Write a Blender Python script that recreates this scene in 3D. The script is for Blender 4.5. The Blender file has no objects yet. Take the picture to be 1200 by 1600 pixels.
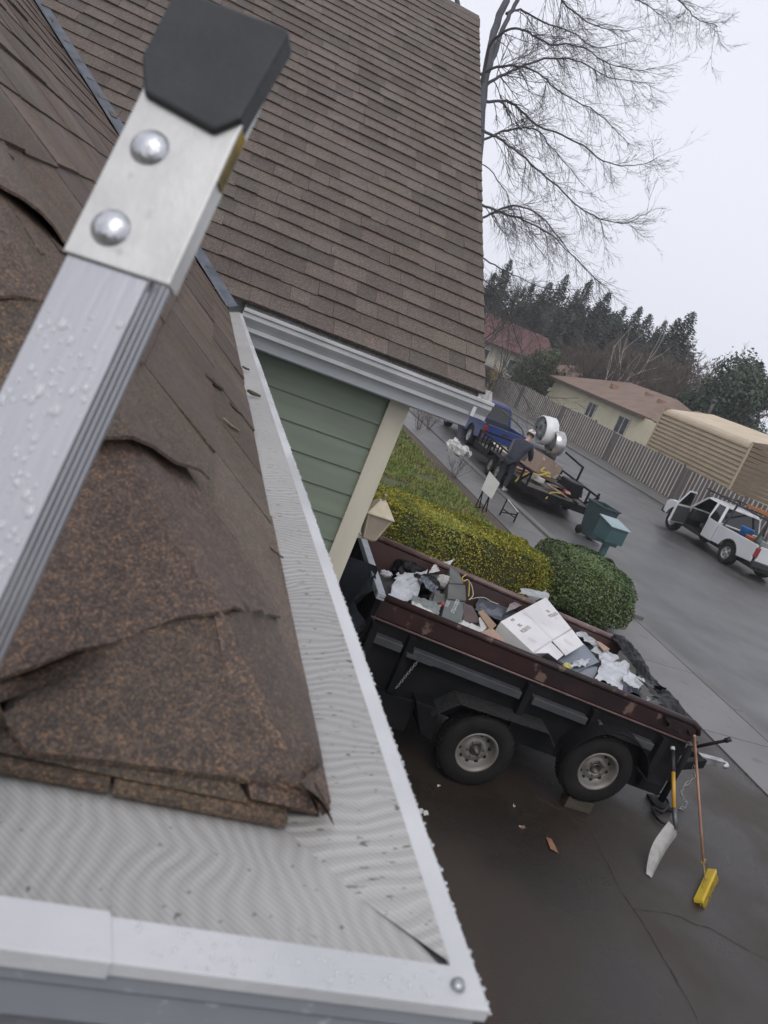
import bpy, bmesh, math, random
from mathutils import Vector, Matrix, noise
R_ = math.radians
sc = bpy.context.scene
COL = sc.collection
# ---------------------------------------------------------------- camera
CAM = Vector((0, 0, 3.5)); ROLL, PITCH, YAW, FPX = R_(22.41), R_(13.61), R_(17.81), 1256.0
_F0 = Vector((math.sin(YAW), math.cos(YAW), 0)); _U = Vector((0, 0, 1)); _R0 = _F0.cross(_U)
FWD = _F0*math.cos(PITCH) - _U*math.sin(PITCH); _D0 = -(_U*math.cos(PITCH) + _F0*math.sin(PITCH))
RGT = _R0*math.cos(ROLL) - _D0*math.sin(ROLL); DWN = _R0*math.sin(ROLL) + _D0*math.cos(ROLL)
cd = bpy.data.cameras.new('camera'); cam = bpy.data.objects.new('camera', cd); COL.objects.link(cam)
m3 = Matrix((RGT, -DWN, -FWD)).transposed(); cam.matrix_world = Matrix.Translation(CAM) @ m3.to_4x4()
cd.sensor_width = 36; cd.lens = FPX/1600*36; cd.clip_start = .02; cd.clip_end = 3000
cd.dof.use_dof = True; cd.dof.focus_distance = 5.0; cd.dof.aperture_fstop = 11
sc.camera = cam
# ---------------------------------------------------------------- sky, sun, exposure
SUN_EL, SUN_AZ = R_(50), R_(200)
w = bpy.data.worlds.new('World'); sc.world = w; w.use_nodes = True
nt = w.node_tree; bg = nt.nodes['Background']
sky = nt.nodes.new('ShaderNodeTexSky'); sky.sky_type = 'NISHITA'; sky.sun_disc = False
sky.sun_elevation = SUN_EL; sky.sun_rotation = SUN_AZ; sky.dust_density = 6; sky.air_density = 1.2
hs = nt.nodes.new('ShaderNodeHueSaturation'); hs.inputs['Saturation'].default_value = .18
mx = nt.nodes.new('ShaderNodeMix'); mx.data_type = 'RGBA'; mx.inputs[0].default_value = .80
mx.inputs[7].default_value = (7.25, 7.4, 8.2, 1)          # even cloud deck, in the sky texture's units
nt.links.new(sky.outputs[0], hs.inputs['Color']); nt.links.new(hs.outputs[0], mx.inputs[6])
nt.links.new(mx.outputs[2], bg.inputs[0]); bg.inputs[1].default_value = .140
sl = bpy.data.lights.new('sun', 'SUN'); so = bpy.data.objects.new('sun', sl); COL.objects.link(so)
sl.energy = .9; sl.angle = R_(25); sl.color = (1, .97, .93)
sdir = Vector((math.sin(SUN_AZ)*math.cos(SUN_EL), math.cos(SUN_AZ)*math.cos(SUN_EL), math.sin(SUN_EL)))
so.rotation_euler = (-sdir).to_track_quat('-Z', 'Y').to_euler(); so.location = (0, 0, 30)
vs = sc.view_settings; vs.view_transform = 'Standard'; vs.look = 'None'; vs.gamma = 1; vs.exposure = 0.0
sc.cycles.max_bounces = 6; sc.cycles.diffuse_bounces = 3; sc.cycles.glossy_bounces = 3; sc.cycles.transparent_max_bounces = 8
# ---------------------------------------------------------------- measuring helpers (photo pixels -> points of the place)
def ray(x, y): return FWD + RGT*((x-600)/FPX) + DWN*((y-800)/FPX)
def G(x, y, z=0.0):
    r = ray(x, y); return CAM + r*((z-CAM.z)/r.z)
def PL(x, y, P, n):
    r = ray(x, y); return CAM + r*((Vector(P)-CAM).dot(n)/r.dot(n))
def DP(x, y, d): return CAM + ray(x, y)*d
# ---------------------------------------------------------------- materials
def sock(n, *names):
    for k in names:
        if k in n.inputs: return n.inputs[k]
def mat(name, c1, c2=None, rough=.6, metal=0., scale=6., detail=6., lo=.35, hi=.65, bump=0., bscale=60., island=0., spec=.5,
        rough2=None, rscale=2., c3=None, c3scale=30., c3lo=.62, c3hi=.7, stretch=None, alpha=1., trans=0., coat=0., emit=0., bdist=.01):
    m = bpy.data.materials.new(name); m.use_nodes = True; t = m.node_tree; N = t.nodes; L = t.links.new
    b = N['Principled BSDF']; b.inputs['Roughness'].default_value = rough; b.inputs['Metallic'].default_value = metal
    s = sock(b, 'Specular IOR Level', 'Specular'); s.default_value = spec
    if coat: sock(b, 'Coat Weight', 'Clearcoat').default_value = coat
    if trans: sock(b, 'Transmission Weight', 'Transmission').default_value = trans
    if alpha < 1: b.inputs['Alpha'].default_value = alpha
    tc = N.new('ShaderNodeTexCoord'); vec = tc.outputs['Object']
    if stretch:
        mp = N.new('ShaderNodeMapping'); mp.inputs['Scale'].default_value = stretch; L(vec, mp.inputs[0]); vec = mp.outputs[0]
    c1 = tuple(c1)+(1,); c2 = tuple(c2 or [v*.75 for v in c1[:3]])+(1,)
    def nz(sc_, dt=6.):
        n = N.new('ShaderNodeTexNoise'); n.inputs['Scale'].default_value = sc_; n.inputs['Detail'].default_value = dt; L(vec, n.inputs['Vector']); return n.outputs[0]
    def ramp(src, a, bb, ca, cb):
        r = N.new('ShaderNodeValToRGB'); r.color_ramp.elements[0].position = a; r.color_ramp.elements[1].position = bb
        r.color_ramp.elements[0].color = ca; r.color_ramp.elements[1].color = cb; L(src, r.inputs[0]); return r.outputs[0]
    out = ramp(nz(scale, detail), lo, hi, c1, c2)
    if c3:
        f = ramp(nz(c3scale, 4), c3lo, c3hi, (0, 0, 0, 1), (1, 1, 1, 1))
        mm = N.new('ShaderNodeMix'); mm.data_type = 'RGBA'; L(f, mm.inputs[0]); L(out, mm.inputs[6]); mm.inputs[7].default_value = tuple(c3)+(1,); out = mm.outputs[2]
    if island:
        g = N.new('ShaderNodeNewGeometry'); mr = N.new('ShaderNodeMapRange'); L(g.outputs['Random Per Island'], mr.inputs[0])
        mr.inputs[3].default_value = 1-island; mr.inputs[4].default_value = 1+island
        h = N.new('ShaderNodeHueSaturation'); L(mr.outputs[0], h.inputs['Value']); L(out, h.inputs['Color'])
        m2 = N.new('ShaderNodeMapRange'); m2.inputs[3].default_value = .5-island*.05; m2.inputs[4].default_value = .5+island*.05
        wn = N.new('ShaderNodeTexWhiteNoise'); wn.noise_dimensions = '1D'; L(g.outputs['Random Per Island'], wn.inputs['W']); L(wn.outputs[0], m2.inputs[0]); L(m2.outputs[0], h.inputs['Hue'])
        out = h.outputs[0]
    L(out, b.inputs['Base Color'])
    if emit:
        sock(b, 'Emission Color', 'Emission').default_value = c1; sock(b, 'Emission Strength').default_value = emit
    if rough2 is not None:
        r = ramp(nz(rscale, 5), .4, .62, (rough,)*3+(1,), (rough2,)*3+(1,)); L(r, b.inputs['Roughness'])
    if bump:
        bp = N.new('ShaderNodeBump'); bp.inputs['Strength'].default_value = bump; bp.inputs['Distance'].default_value = bdist
        L(nz(bscale, 5), bp.inputs['Height']); L(bp.outputs[0], b.inputs['Normal'])
    return m
# ---------------------------------------------------------------- mesh builder
class MB:
    def __init__(s): s.v = []; s.f = []; s.sm = []
    def add(s, vs, fs, smooth=False):
        o = len(s.v); s.v += [tuple(v) for v in vs]; s.f += [tuple(i+o for i in f) for f in fs]; s.sm += [smooth]*len(fs); return s
    def poly(s, *p): return s.add(p, [tuple(range(len(p)))])
    def box(s, c, d, M=None):
        x, y, z = [k/2 for k in d]; c = Vector(c)
        vs = [Vector((i*x, j*y, k*z)) for i in (-1, 1) for j in (-1, 1) for k in (-1, 1)]
        vs = [(M @ v if M else v)+c for v in vs]
        return s.add(vs, [(0, 1, 3, 2), (4, 6, 7, 5), (0, 4, 5, 1), (2, 3, 7, 6), (0, 2, 6, 4), (1, 5, 7, 3)])
    def bx(s, x0, x1, y0, y1, z0, z1): return s.box(((x0+x1)/2, (y0+y1)/2, (z0+z1)/2), (abs(x1-x0), abs(y1-y0), abs(z1-z0)))
    def hexa(s, b, t):   # bottom 4, top 4 points (ccw seen from above)
        return s.add(list(b)+list(t), [(3, 2, 1, 0), (4, 5, 6, 7), (0, 1, 5, 4), (1, 2, 6, 5), (2, 3, 7, 6), (3, 0, 4, 7)])
    def bar(s, a, b, wd, th=None, up=(0, 0, 1)):
        a, b = Vector(a), Vector(b); d = (b-a).normalized(); u = Vector(up)
        if abs(d.dot(u)) > .98: u = Vector((1, 0, 0))
        x = d.cross(u).normalized()*wd/2; y = x.normalized().cross(d)*(th or wd)/2
        q = [x+y, -x+y, -x-y, x-y]
        return s.add([a+k for k in q]+[b+k for k in q], [(0, 1, 2, 3), (7, 6, 5, 4), (0, 4, 5, 1), (1, 5, 6, 2), (2, 6, 7, 3), (3, 7, 4, 0)])
    def tube(s, pts, r, n=8, caps=True):
        pts = [Vector(p) for p in pts]; m = len(pts); rs = r if isinstance(r, (list, tuple)) else [r]*m
        vs = []; u = None
        for i, p in enumerate(pts):
            d = (pts[min(i+1, m-1)]-pts[max(i-1, 0)])
            d = d.normalized() if d.length > 1e-9 else Vector((0, 0, 1))
            if u is None: u = d.orthogonal().normalized()
            u = (u-d*u.dot(d)); u = u.normalized() if u.length > 1e-6 else d.orthogonal().normalized()
            v = d.cross(u)
            for k in range(n):
                a = 2*math.pi*k/n; vs.append(p+(u*math.cos(a)+v*math.sin(a))*rs[i])
        fs = [(i*n+k, i*n+(k+1) % n, (i+1)*n+(k+1) % n, (i+1)*n+k) for i in range(m-1) for k in range(n)]
        if caps: fs += [tuple(range(n-1, -1, -1)), tuple((m-1)*n+k for k in range(n))]
        return s.add(vs, fs, True)
    def lathe(s, prof, M=None, n=24, closed=False):   # prof [(r, h)], axis z, matrix M
        vs = []; m = len(prof)
        for r, h in prof:
            for k in range(n):
                a = 2*math.pi*k/n; v = Vector((r*math.cos(a), r*math.sin(a), h)); vs.append(M @ v if M else v)
        fs = [(i*n+k, i*n+(k+1) % n, (i+1)*n+(k+1) % n, (i+1)*n+k) for i in range(m-1) for k in range(n)]
        if closed: fs += [((m-1)*n+k, (m-1)*n+(k+1) % n, (k+1) % n, k) for k in range(n)]
        return s.add(vs, fs, True)
    def prism(s, prof, a, b, M=None):   # prof in (x, z), extruded along y from a to b
        n = len(prof); vs = [Vector((x, a, z)) for x, z in prof]+[Vector((x, b, z)) for x, z in prof]
        if M: vs = [M @ v for v in vs]
        return s.add(vs, [tuple(range(n)), tuple(range(2*n-1, n-1, -1))]+[(i, i+n, (i+1) % n+n, (i+1) % n) for i in range(n)])
    def sphere(s, c, r, n=10, sq=(1, 1, 1), M=None):
        vs = []; fs = []; h = n//2
        for i in range(h+1):
            for k in range(n):
                a = math.pi*i/h; b = 2*math.pi*k/n
                v = Vector((math.sin(a)*math.cos(b)*sq[0], math.sin(a)*math.sin(b)*sq[1], math.cos(a)*sq[2]))*r
                vs.append((M @ v if M else v)+Vector(c))
        fs = [(i*n+k, i*n+(k+1) % n, (i+1)*n+(k+1) % n, (i+1)*n+k) for i in range(h) for k in range(n)]
        return s.add(vs, fs, True)
    def build(s, name, m, parent=None, bevel=0, smooth=None, fix=True):
        me = bpy.data.meshes.new(name); me.from_pydata(s.v, [], s.f)
        if fix:
            bm = bmesh.new(); bm.from_mesh(me); bmesh.ops.remove_doubles(bm, verts=bm.verts, dist=1e-6)
            bmesh.ops.recalc_face_normals(bm, faces=bm.faces); bm.to_mesh(me); bm.free()
        sm = s.sm if smooth is None else [smooth]*len(s.f)
        if len(sm) == len(me.polygons): me.polygons.foreach_set('use_smooth', sm)
        me.materials.append(m)
        o = bpy.data.objects.new(name, me); COL.objects.link(o)
        if parent: o.parent = parent
        if bevel:
            b = o.modifiers.new('bevel', 'BEVEL'); b.width = bevel; b.segments = 2; b.limit_method = 'ANGLE'; b.angle_limit = R_(40)
        return o
def tag(o, label=None, cat=None, group=None, kind=None):
    if label: o['label'] = label
    if cat: o['category'] = cat
    if group: o['group'] = group
    if kind: o['kind'] = kind
    return o
def thing(name, label, cat, loc=(0, 0, 0), rz=0, group=None):
    o = bpy.data.objects.new(name, None); COL.objects.link(o); o.location = loc; o.rotation_euler = (0, 0, rz); o.empty_display_size = .2
    return tag(o, label, cat, group)
def dup(root, loc, rz=0, scale=None, label=None, group=None):
    r = root.copy(); COL.objects.link(r); r.location = loc; r.rotation_euler = (0, 0, rz)
    if scale: r.scale = scale
    if label: r['label'] = label
    if group: r['group'] = group
    for ch in list(root.children):
        c = ch.copy(); COL.objects.link(c); c.parent = r
        for g in list(ch.children):
            d = g.copy(); COL.objects.link(d); d.parent = c
    return r
def struct(mb, name, m, kind='structure', **k):
    o = mb.build(name, m, **k); o['kind'] = kind; return o
def rz(a): return Matrix.Rotation(a, 3, 'Z')
def rx(a): return Matrix.Rotation(a, 3, 'X')
def ry(a): return Matrix.Rotation(a, 3, 'Y')
def text_mesh(body, size, mt, parent, M, name='lettering', depth=.0015):
    cu = bpy.data.curves.new(name, 'FONT'); cu.body = body; cu.size = size; cu.align_x = 'CENTER'; cu.align_y = 'CENTER'; cu.extrude = depth
    t = bpy.data.objects.new(name, cu); me = bpy.data.meshes.new_from_object(t); bpy.data.objects.remove(t)
    me.transform(M); me.materials.append(mt); o = bpy.data.objects.new(name, me); COL.objects.link(o); o.parent = parent; return o
def crumple(P, X, Y, nx, ny, amp, seed, ragged=.12):
    """a creased sheet: grid spanned by X, Y around P, pushed in and out along the normal"""
    rn = random.Random(seed); P, X, Y = Vector(P), Vector(X), Vector(Y); N_ = X.cross(Y).normalized(); mb = MB(); off = Vector((seed*3.1, seed*1.7, seed*.9))
    vs = []; sc_ = 3.2/max(X.length, Y.length)
    for j in range(ny+1):
        for i in range(nx+1):
            u, v = i/nx-.5, j/ny-.5; q = P+X*u+Y*v
            h = noise.noise((q+off)*sc_)*amp+noise.noise((q+off)*sc_*2.6)*amp*.55+rn.uniform(-1, 1)*amp*.12
            e = (1 if i in (0, nx) or j in (0, ny) else .3)*ragged
            vs.append(q+N_*h+X*rn.uniform(-e, e)/2*.6+Y*rn.uniform(-e, e)/2*.6)
    fs = []
    for j in range(ny):
        for i in range(nx):
            a = j*(nx+1)+i; b, c, d = a+1, a+nx+2, a+nx+1
            fs += [(a, b, c), (a, c, d)] if rn.random() < .5 else [(a, b, d), (b, c, d)]
    vs2 = [v-N_*.004 for v in vs]; n0 = len(vs)
    mb.add(vs+vs2, fs+[tuple(k+n0 for k in reversed(f)) for f in fs]); return mb
# ================================================================ ground, street, lawn
M_asph = mat('wet_asphalt', (.080, .078, .078), (.056, .055, .056), rough=.34, rough2=.5, rscale=.6, scale=.5, bump=.25, bscale=90, spec=.5, c3=(.11, .11, .11), c3scale=140, c3lo=.6, c3hi=.7)
M_drive = mat('wet_driveway', (.034, .0235, .0165), (.0175, .0135, .0108), rough=.58, rough2=.22, rscale=.9, scale=.9, bump=.6, bscale=110, spec=.4, c3=(.055, .045, .036), c3scale=160, c3lo=.6, c3hi=.7)
M_conc = mat('damp_concrete', (.125, .12, .116), (.09, .087, .084), rough=.6, scale=1.2, bump=.15, bscale=60, c3=(.11, .105, .10), c3scale=9)
M_soil = mat('bark_soil', (.045, .032, .024), (.085, .06, .045), rough=.9, scale=14, bump=.8, bscale=50)
M_turf = mat('turf_soil', (.05, .062, .018), (.075, .07, .03), rough=.95, scale=3)
g = MB(); g.poly((-110, -70, -.02), (250, -70, -.02), (250, 330, -.02), (-110, 330, -.02)); struct(g, 'ground', M_turf)
s_ = MB(); s_.poly((9.25, -60, 0), (21.4, -60, 0), (21.4, 260, 0), (9.25, 260, 0)); struct(s_, 'street', M_asph)
s_ = MB(); s_.poly((-3, -12, .0), (7.75, -12, .0), (7.75, 10.25, .0), (-3, 10.25, .0)); struct(s_, 'driveway', M_drive)
s_ = MB()
for y in range(-12, 60, 2): s_.bx(7.78, 9.02, y+.006, y+1.994, -.1, .012 if y < 11 else .035)
struct(s_, 'sidewalk', mat('sidewalk_concrete', (.125, .118, .114), (.088, .084, .081), rough=.42, scale=.8, bump=.15, bscale=60, c3=(.065, .062, .06), c3scale=5, island=.12), bevel=.006)
s_ = MB()
for y in range(-12, 60, 3): s_.bx(9.025, 9.245, y+.004, y+2.996, -.1, .02 if y < 11 else .09)
struct(s_, 'kerb', M_conc, bevel=.015)
s_ = MB()
for y in range(-20, 120, 4): s_.bx(21.4, 21.62, y+.004, y+3.996, -.1, .1)
struct(s_, 'far_kerb', M_conc, bevel=.015)
s_ = MB(); s_.poly((21.6, -40, .02), (24.4, -40, .02), (24.4, 140, .02), (21.6, 140, .02)); struct(s_, 'far_verge', mat('verge_dirt', (.12, .11, .10), (.07, .068, .058), scale=2, rough=.9, bump=.6, bscale=30))
# joints and cracks of the driveway, a few millimetres wide, filled with grit
rn = random.Random(4)
M_joint = mat('gritty_joint', (.010, .009, .008), (.06, .052, .036), rough=.9, scale=14)
def crack(pts, wd, name='driveway_crack'):
    mb = MB(); pts = [Vector(p) for p in pts]; fine = []
    for a, b in zip(pts, pts[1:]):
        k = max(2, int((b-a).length/.12))
        for i in range(k): fine.append(a.lerp(b, i/k)+Vector((rn.uniform(-.014, .014), rn.uniform(-.014, .014), 0)))
    fine.append(pts[-1])
    for i, (a, b) in enumerate(zip(fine, fine[1:])):
        n_ = (b-a).normalized().cross(Vector((0, 0, 1)))*wd*rn.uniform(.3, 1.1)/2; mb.poly(a-n_, b-n_, b+n_, a+n_)
    return struct(mb, name, M_joint)
z4 = .004
crack([G(830, 1240, z4), G(920, 1290, z4), G(975, 1400, z4), G(1010, 1450, z4), G(1090, 1590, z4)], .012)
crack([G(990, 1420, z4), G(1040, 1425, z4), G(1110, 1450, z4), G(1200, 1500, z4)], .010)
# lawn with real blades
s_ = MB(); s_.poly((1.5, 10.3, .02), (7.3, 10.3, .02), (7.3, 60, .02), (1.5, 60, .02)); struct(s_, 'lawn', M_turf)
s_ = MB(); s_.poly((7.3, 10.3, .015), (7.77, 10.3, .015), (7.77, 60, .015), (7.3, 60, .015)); struct(s_, 'bark_strip', M_soil)
M_grass = mat('grass_blades', (.12, .165, .03), (.17, .17, .045), rough=.7, scale=1.1, island=.45)
mb = MB()
for i in range(42000):
    y = 12 + 26*rn.random()**1.6; x = rn.uniform(4.0, 7.36)
    if noise.noise(Vector((x*1.3, y*1.3, 2))) < -.28: continue
    a = rn.uniform(0, 6.28); h = rn.uniform(.04, .10)*(1+.5*noise.noise(Vector((x, y, 0)))); b = .012+.0006*y
    d = Vector((math.cos(a), math.sin(a), 0)); ln = Vector((rn.uniform(-.05, .05), rn.uniform(-.05, .05), h))
    p = Vector((x, y, .018)); mb.add([p-d*b, p+d*b, p+ln], [(0, 1, 2)])
struct(mb, 'grass', M_grass, kind='stuff', fix=False)
# ---------------------------------------------------------------- foliage helper
def leaves(mb, pts, size, rn, asp=.55, up=.0):
    for p, n in pts:
        d = (Vector(n)+Vector((rn.uniform(-1, 1), rn.uniform(-1, 1), rn.uniform(-1, 1)+up))*.9).normalized()
        t = d.orthogonal().normalized(); a = rn.uniform(0, 6.28); t = (t*math.cos(a)+d.cross(t)*math.sin(a)); s2 = d.cross(t)
        L_ = size*rn.uniform(.6, 1.3); W_ = L_*asp
        mb.add([p-t*L_/2, p+s2*W_/2, p+t*L_/2, p-s2*W_/2], [(0, 1, 2, 3)])
def boxy_bush(name, label, x0, x1, y0, y1, h0, h1, m, mcore, nleaf, size, seed, rough=.07, ex=4., cat='hedge', yaw=0, taper=.12):
    """clipped bush: dark twiggy core and leaves spread through its outer shell, with uneven surface"""
    r = random.Random(seed); cx, cy = (x0+x1)/2, (y0+y1)/2; t = thing(name, label, cat, (cx, cy, 0), yaw)
    sx, sy = (x1-x0)/2, (y1-y0)/2
    def surf(d, k):
        q = (abs(d.x)**ex+abs(d.y)**ex+abs(d.z)**ex)**(-1/ex); v = d*q*k
        hh = h0+(h1-h0)*(v.x*.5+.5); z = (v.z*.5+.5)
        tp = 1-taper*z
        return Vector((v.x*sx*tp, v.y*sy*tp, z*hh))
    core = MB(); n = 28; vs = []; H_ = 14
    for i in range(H_+1):
        for k in range(n):
            a = math.pi*i/H_; b = 2*math.pi*k/n; d = Vector((math.sin(a)*math.cos(b), math.sin(a)*math.sin(b), math.cos(a)))
            p = surf(d, .90); vs.append(p*(1+.03*noise.noise(p*3)))
    core.add(vs, [(i*n+k, i*n+(k+1) % n, (i+1)*n+(k+1) % n, (i+1)*n+k) for i in range(H_) for k in range(n)], True)
    core.build('branches', mcore, t)
    mb = MB(); pts = []
    for i in range(nleaf):
        d = Vector((r.gauss(0, 1), r.gauss(0, 1), r.gauss(0, 1))).normalized()
        # spread evenly over the box-like shell
        f = r.random(); 
        if f < .42: d = Vector((r.uniform(-1, 1), r.uniform(-1, 1), 1))
        elif f < .72: d = Vector((r.uniform(-1, 1), r.choice((-1, 1)), r.uniform(-1, 1)))
        elif f < .88: d = Vector((r.choice((-1, 1)), r.uniform(-1, 1), r.uniform(-1, 1)))
        p = surf(d, 1.0); bump_ = 1+rough*(noise.noise(p*2.3+Vector((seed, 0, 0)))+.6*noise.noise(p*6))-r.random()**2*.16
        c = Vector((0, 0, h0*.45)); q = c+(p-c)*bump_
        if q.z < .02: continue
        pts.append((q, (p-c).normalized()))
    leaves(mb, pts, size, r); mb.build('foliage', m, t, fix=False)
    return t
M_core = mat('twig_core', (.04, .045, .014), (.06, .05, .02), rough=.95, scale=20, bump=.8, bscale=40)
M_hedge = mat('yellow_green_foliage', (.25, .25, .026), (.33, .285, .03), rough=.65, scale=1.3, island=.45, c3=(.16, .19, .026), c3scale=2.6, c3lo=.5, c3hi=.62)
M_shrub = mat('dark_green_foliage', (.055, .092, .026), (.082, .12, .034), rough=.5, scale=2.0, island=.5)
boxy_bush('hedge', 'long clipped yellow green hedge behind the dump trailer', 2.4, 6.75, 10.62, 12.0, .99, .84, M_hedge, M_core, 60000, .036, 3, cat='hedge', ex=5)
boxy_bush('shrub', 'rounded dark green clipped shrub at the end of the yellow hedge', 6.35, 8.28, 10.42, 12.40, 1.05, .98, M_shrub, M_core, 30000, .045, 8, rough=.09, ex=2.9, cat='shrub', taper=.22)
# ================================================================ the house under the camera
house = thing('house', 'L-shaped sage green house with brown shingle roof and white gutters in the foreground', 'house')
def shingle_mat(name, a, b_, spk, isl, gsc=430, gmix=.75):
    m = mat(name, a, b_, rough=.75, rough2=.5, rscale=3., scale=70, detail=12, lo=.3, hi=.7, island=isl, bump=.9, bscale=900, bdist=.0015, spec=.45)
    t = m.node_tree; N = t.nodes; L = t.links.new; b = N['Principled BSDF']; src = b.inputs['Base Color'].links[0].from_socket
    tc = N.new('ShaderNodeTexCoord'); vo = N.new('ShaderNodeTexVoronoi'); vo.inputs['Scale'].default_value = gsc; L(tc.outputs['Object'], vo.inputs['Vector'])
    sp = N.new('ShaderNodeSeparateColor'); L(vo.outputs['Color'], sp.inputs[0])
    r = N.new('ShaderNodeValToRGB'); e = r.color_ramp.elements; e[0].position = 0; e[0].color = (.32, .30, .30, 1); e[1].position = 1; e[1].color = spk+(1,)
    for p_, c_ in ((.35, (.62, .60, .60, 1)), (.72, (1.15, 1.1, 1.05, 1)), (.90, (1.9, 1.7, 1.45, 1))): q_ = e.new(p_); q_.color = c_
    L(sp.outputs[0], r.inputs[0]); mu = N.new('ShaderNodeMix'); mu.data_type = 'RGBA'; mu.blend_type = 'MULTIPLY'; mu.inputs[0].default_value = gmix
    L(src, mu.inputs[6]); L(r.outputs[0], mu.inputs[7]); L(mu.outputs[2], b.inputs['Base Color'])
    return m
M_sh_near = shingle_mat('granule_shingle_near', (.105, .074, .053), (.062, .046, .037), (2.7, 2.1, 1.45), .30, 620, .9)
M_sh_far = shingle_mat('granule_shingle_far', (.112, .090, .076), (.072, .060, .053), (2.6, 2.2, 1.8), .24, 300, .7)
M_felt = mat('roof_felt', (.012, .011, .010), rough=.9)
def field(O, U, S, N, courses, umin, umax, tw, th, seed, gap=.003, lift=.0):
    r = random.Random(seed); mb = MB(); O, U, S, N = map(Vector, (O, U, S, N))
    for (s0, s1) in courses:
        a0, a1, b0, b1 = umin(s0), umin(s1), umax(s0), umax(s1); lo, hi = min(a0, a1), max(b0, b1)
        u = lo-r.uniform(0, tw[1]); j0 = r.uniform(-.003, .003)
        while u < hi:
            w_ = r.uniform(*tw); l, q = u, u+w_-(gap if r.random() < .6 else .0008); u += w_
            l0, l1, r0, r1 = max(l, a0), max(l, a1), min(q, b0), min(q, b1)
            if r0-l0 < .004 and r1-l1 < .004: continue
            if r0 < l0: r0 = l0 = (r0+l0)/2
            if r1 < l1: r1 = l1 = (r1+l1)/2
            e = j0+r.uniform(-.0035, .0035); k = th*r.uniform(.9, 1.5)+(lift if r.random() < .15 else 0)
            n_ = max(1, int((r0-l0)/.07)); top = []; bot = []; up = []
            for i in range(n_+1):
                f = i/n_; wv = e+r.uniform(-.0012, .0012)
                pb = O+U*(l0+(r0-l0)*f)+S*(s0+wv); top.append(pb+N*k); bot.append(pb-N*.001); up.append(O+U*(l1+(r1-l1)*f)+S*(s1+.015)+N*(th*.25))
            vs = top+bot+up; m_ = n_+1; fs = []
            for i in range(n_): fs += [(i, i+1, 2*m_+i+1, 2*m_+i), (m_+i, m_+i+1, i+1, i)]
            fs += [(m_, 0, 2*m_), (m_+n_, 2*m_+n_, n_)]
            mb.add(vs, fs)
    return mb
EV = 3.144; c8, s6 = .8, .6
cr = [(i*.1485-.004, (i+1)*.1485) for i in range(20)]
roof = MB()   # decking below the shingles, one hipped wing and one gabled wing
P0 = [(.2, .486, EV), (.2, 4.50, EV), (-2.2, 6.9, EV+1.8), (-2.2, 2.886, EV+1.8), (-4.6, .486, EV), (-4.6, 6.9, EV)]
dz = Vector((0, 0, -.004)); P0 = [Vector(q)+dz for q in P0]
roof.poly(P0[0], P0[1], P0[2], P0[3]); roof.poly(P0[0], P0[3], P0[4]); roof.poly(P0[3], P0[2], P0[5], P0[4])
roof_o = roof.build('roof', M_felt, house)
fr = MB(); E0 = 3.23-.004; RG = 6.368-.004
fr.poly((.085, 4.617, E0), (1.775, 4.617, E0), (1.775, 8.8, RG), (-6, 8.8, RG), (-6, 6.9, EV+1.8), (-2.2, 6.9, EV+1.8))
fr.poly((1.775, 8.8, RG), (1.775, 13.0, E0), (-6, 13.0, E0), (-6, 8.8, RG)); fr.build('gable_roof', M_felt, house)
field((.2, 0, EV), (0, 1, 0), (-c8, 0, s6), (s6, 0, c8), cr, lambda s: .486+.8*s+(.065 if s > .1 else .004), lambda s: 4.50+.8*s-.055+.02*math.sin(s*37), (.17, .33), .0050, 11, gap=.0065, lift=.004).build('shingles', M_sh_near, roof_o)
field((0, .486, EV), (1, 0, 0), (0, c8, s6), (0, -s6, c8), cr, lambda s: -4.6+.8*s, lambda s: .2-.8*s-(.065 if s > .1 else .008), (.17, .33), .0045, 12, gap=.004).build('shingles', M_sh_near, roof_o)
fc = [(i*.1365-.02, (i+1)*.1365-.016) for i in range(39)]
field((0, 4.617, 3.23), (1, 0, 0), (0, c8, s6), (0, -s6, c8), fc, lambda s: (.085-.8*s if s < 2.86 else -5)+.03, lambda s: 1.785, (.11, .26), .013, 13, gap=.0014).build('shingles', M_sh_far, bpy.data.objects['gable_roof'])
# starter edge along the two near eaves
st = MB(); rn = random.Random(3)
for a, b in ((-1.6, -.35), (-.35, .05), (.05, .176)): st.bx(a, b-.003,   .471+rn.uniform(-.002, .002), .60, EV-.007, EV-.001)
y = .50
while y < 4.4:
    q = y+rn.uniform(.3, .9); st.bx(.1, .209+rn.uniform(-.002, .002), y, q-.003, EV-.005, EV+.001); y = q
st.build('starter_course', M_sh_near, roof_o)
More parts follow.
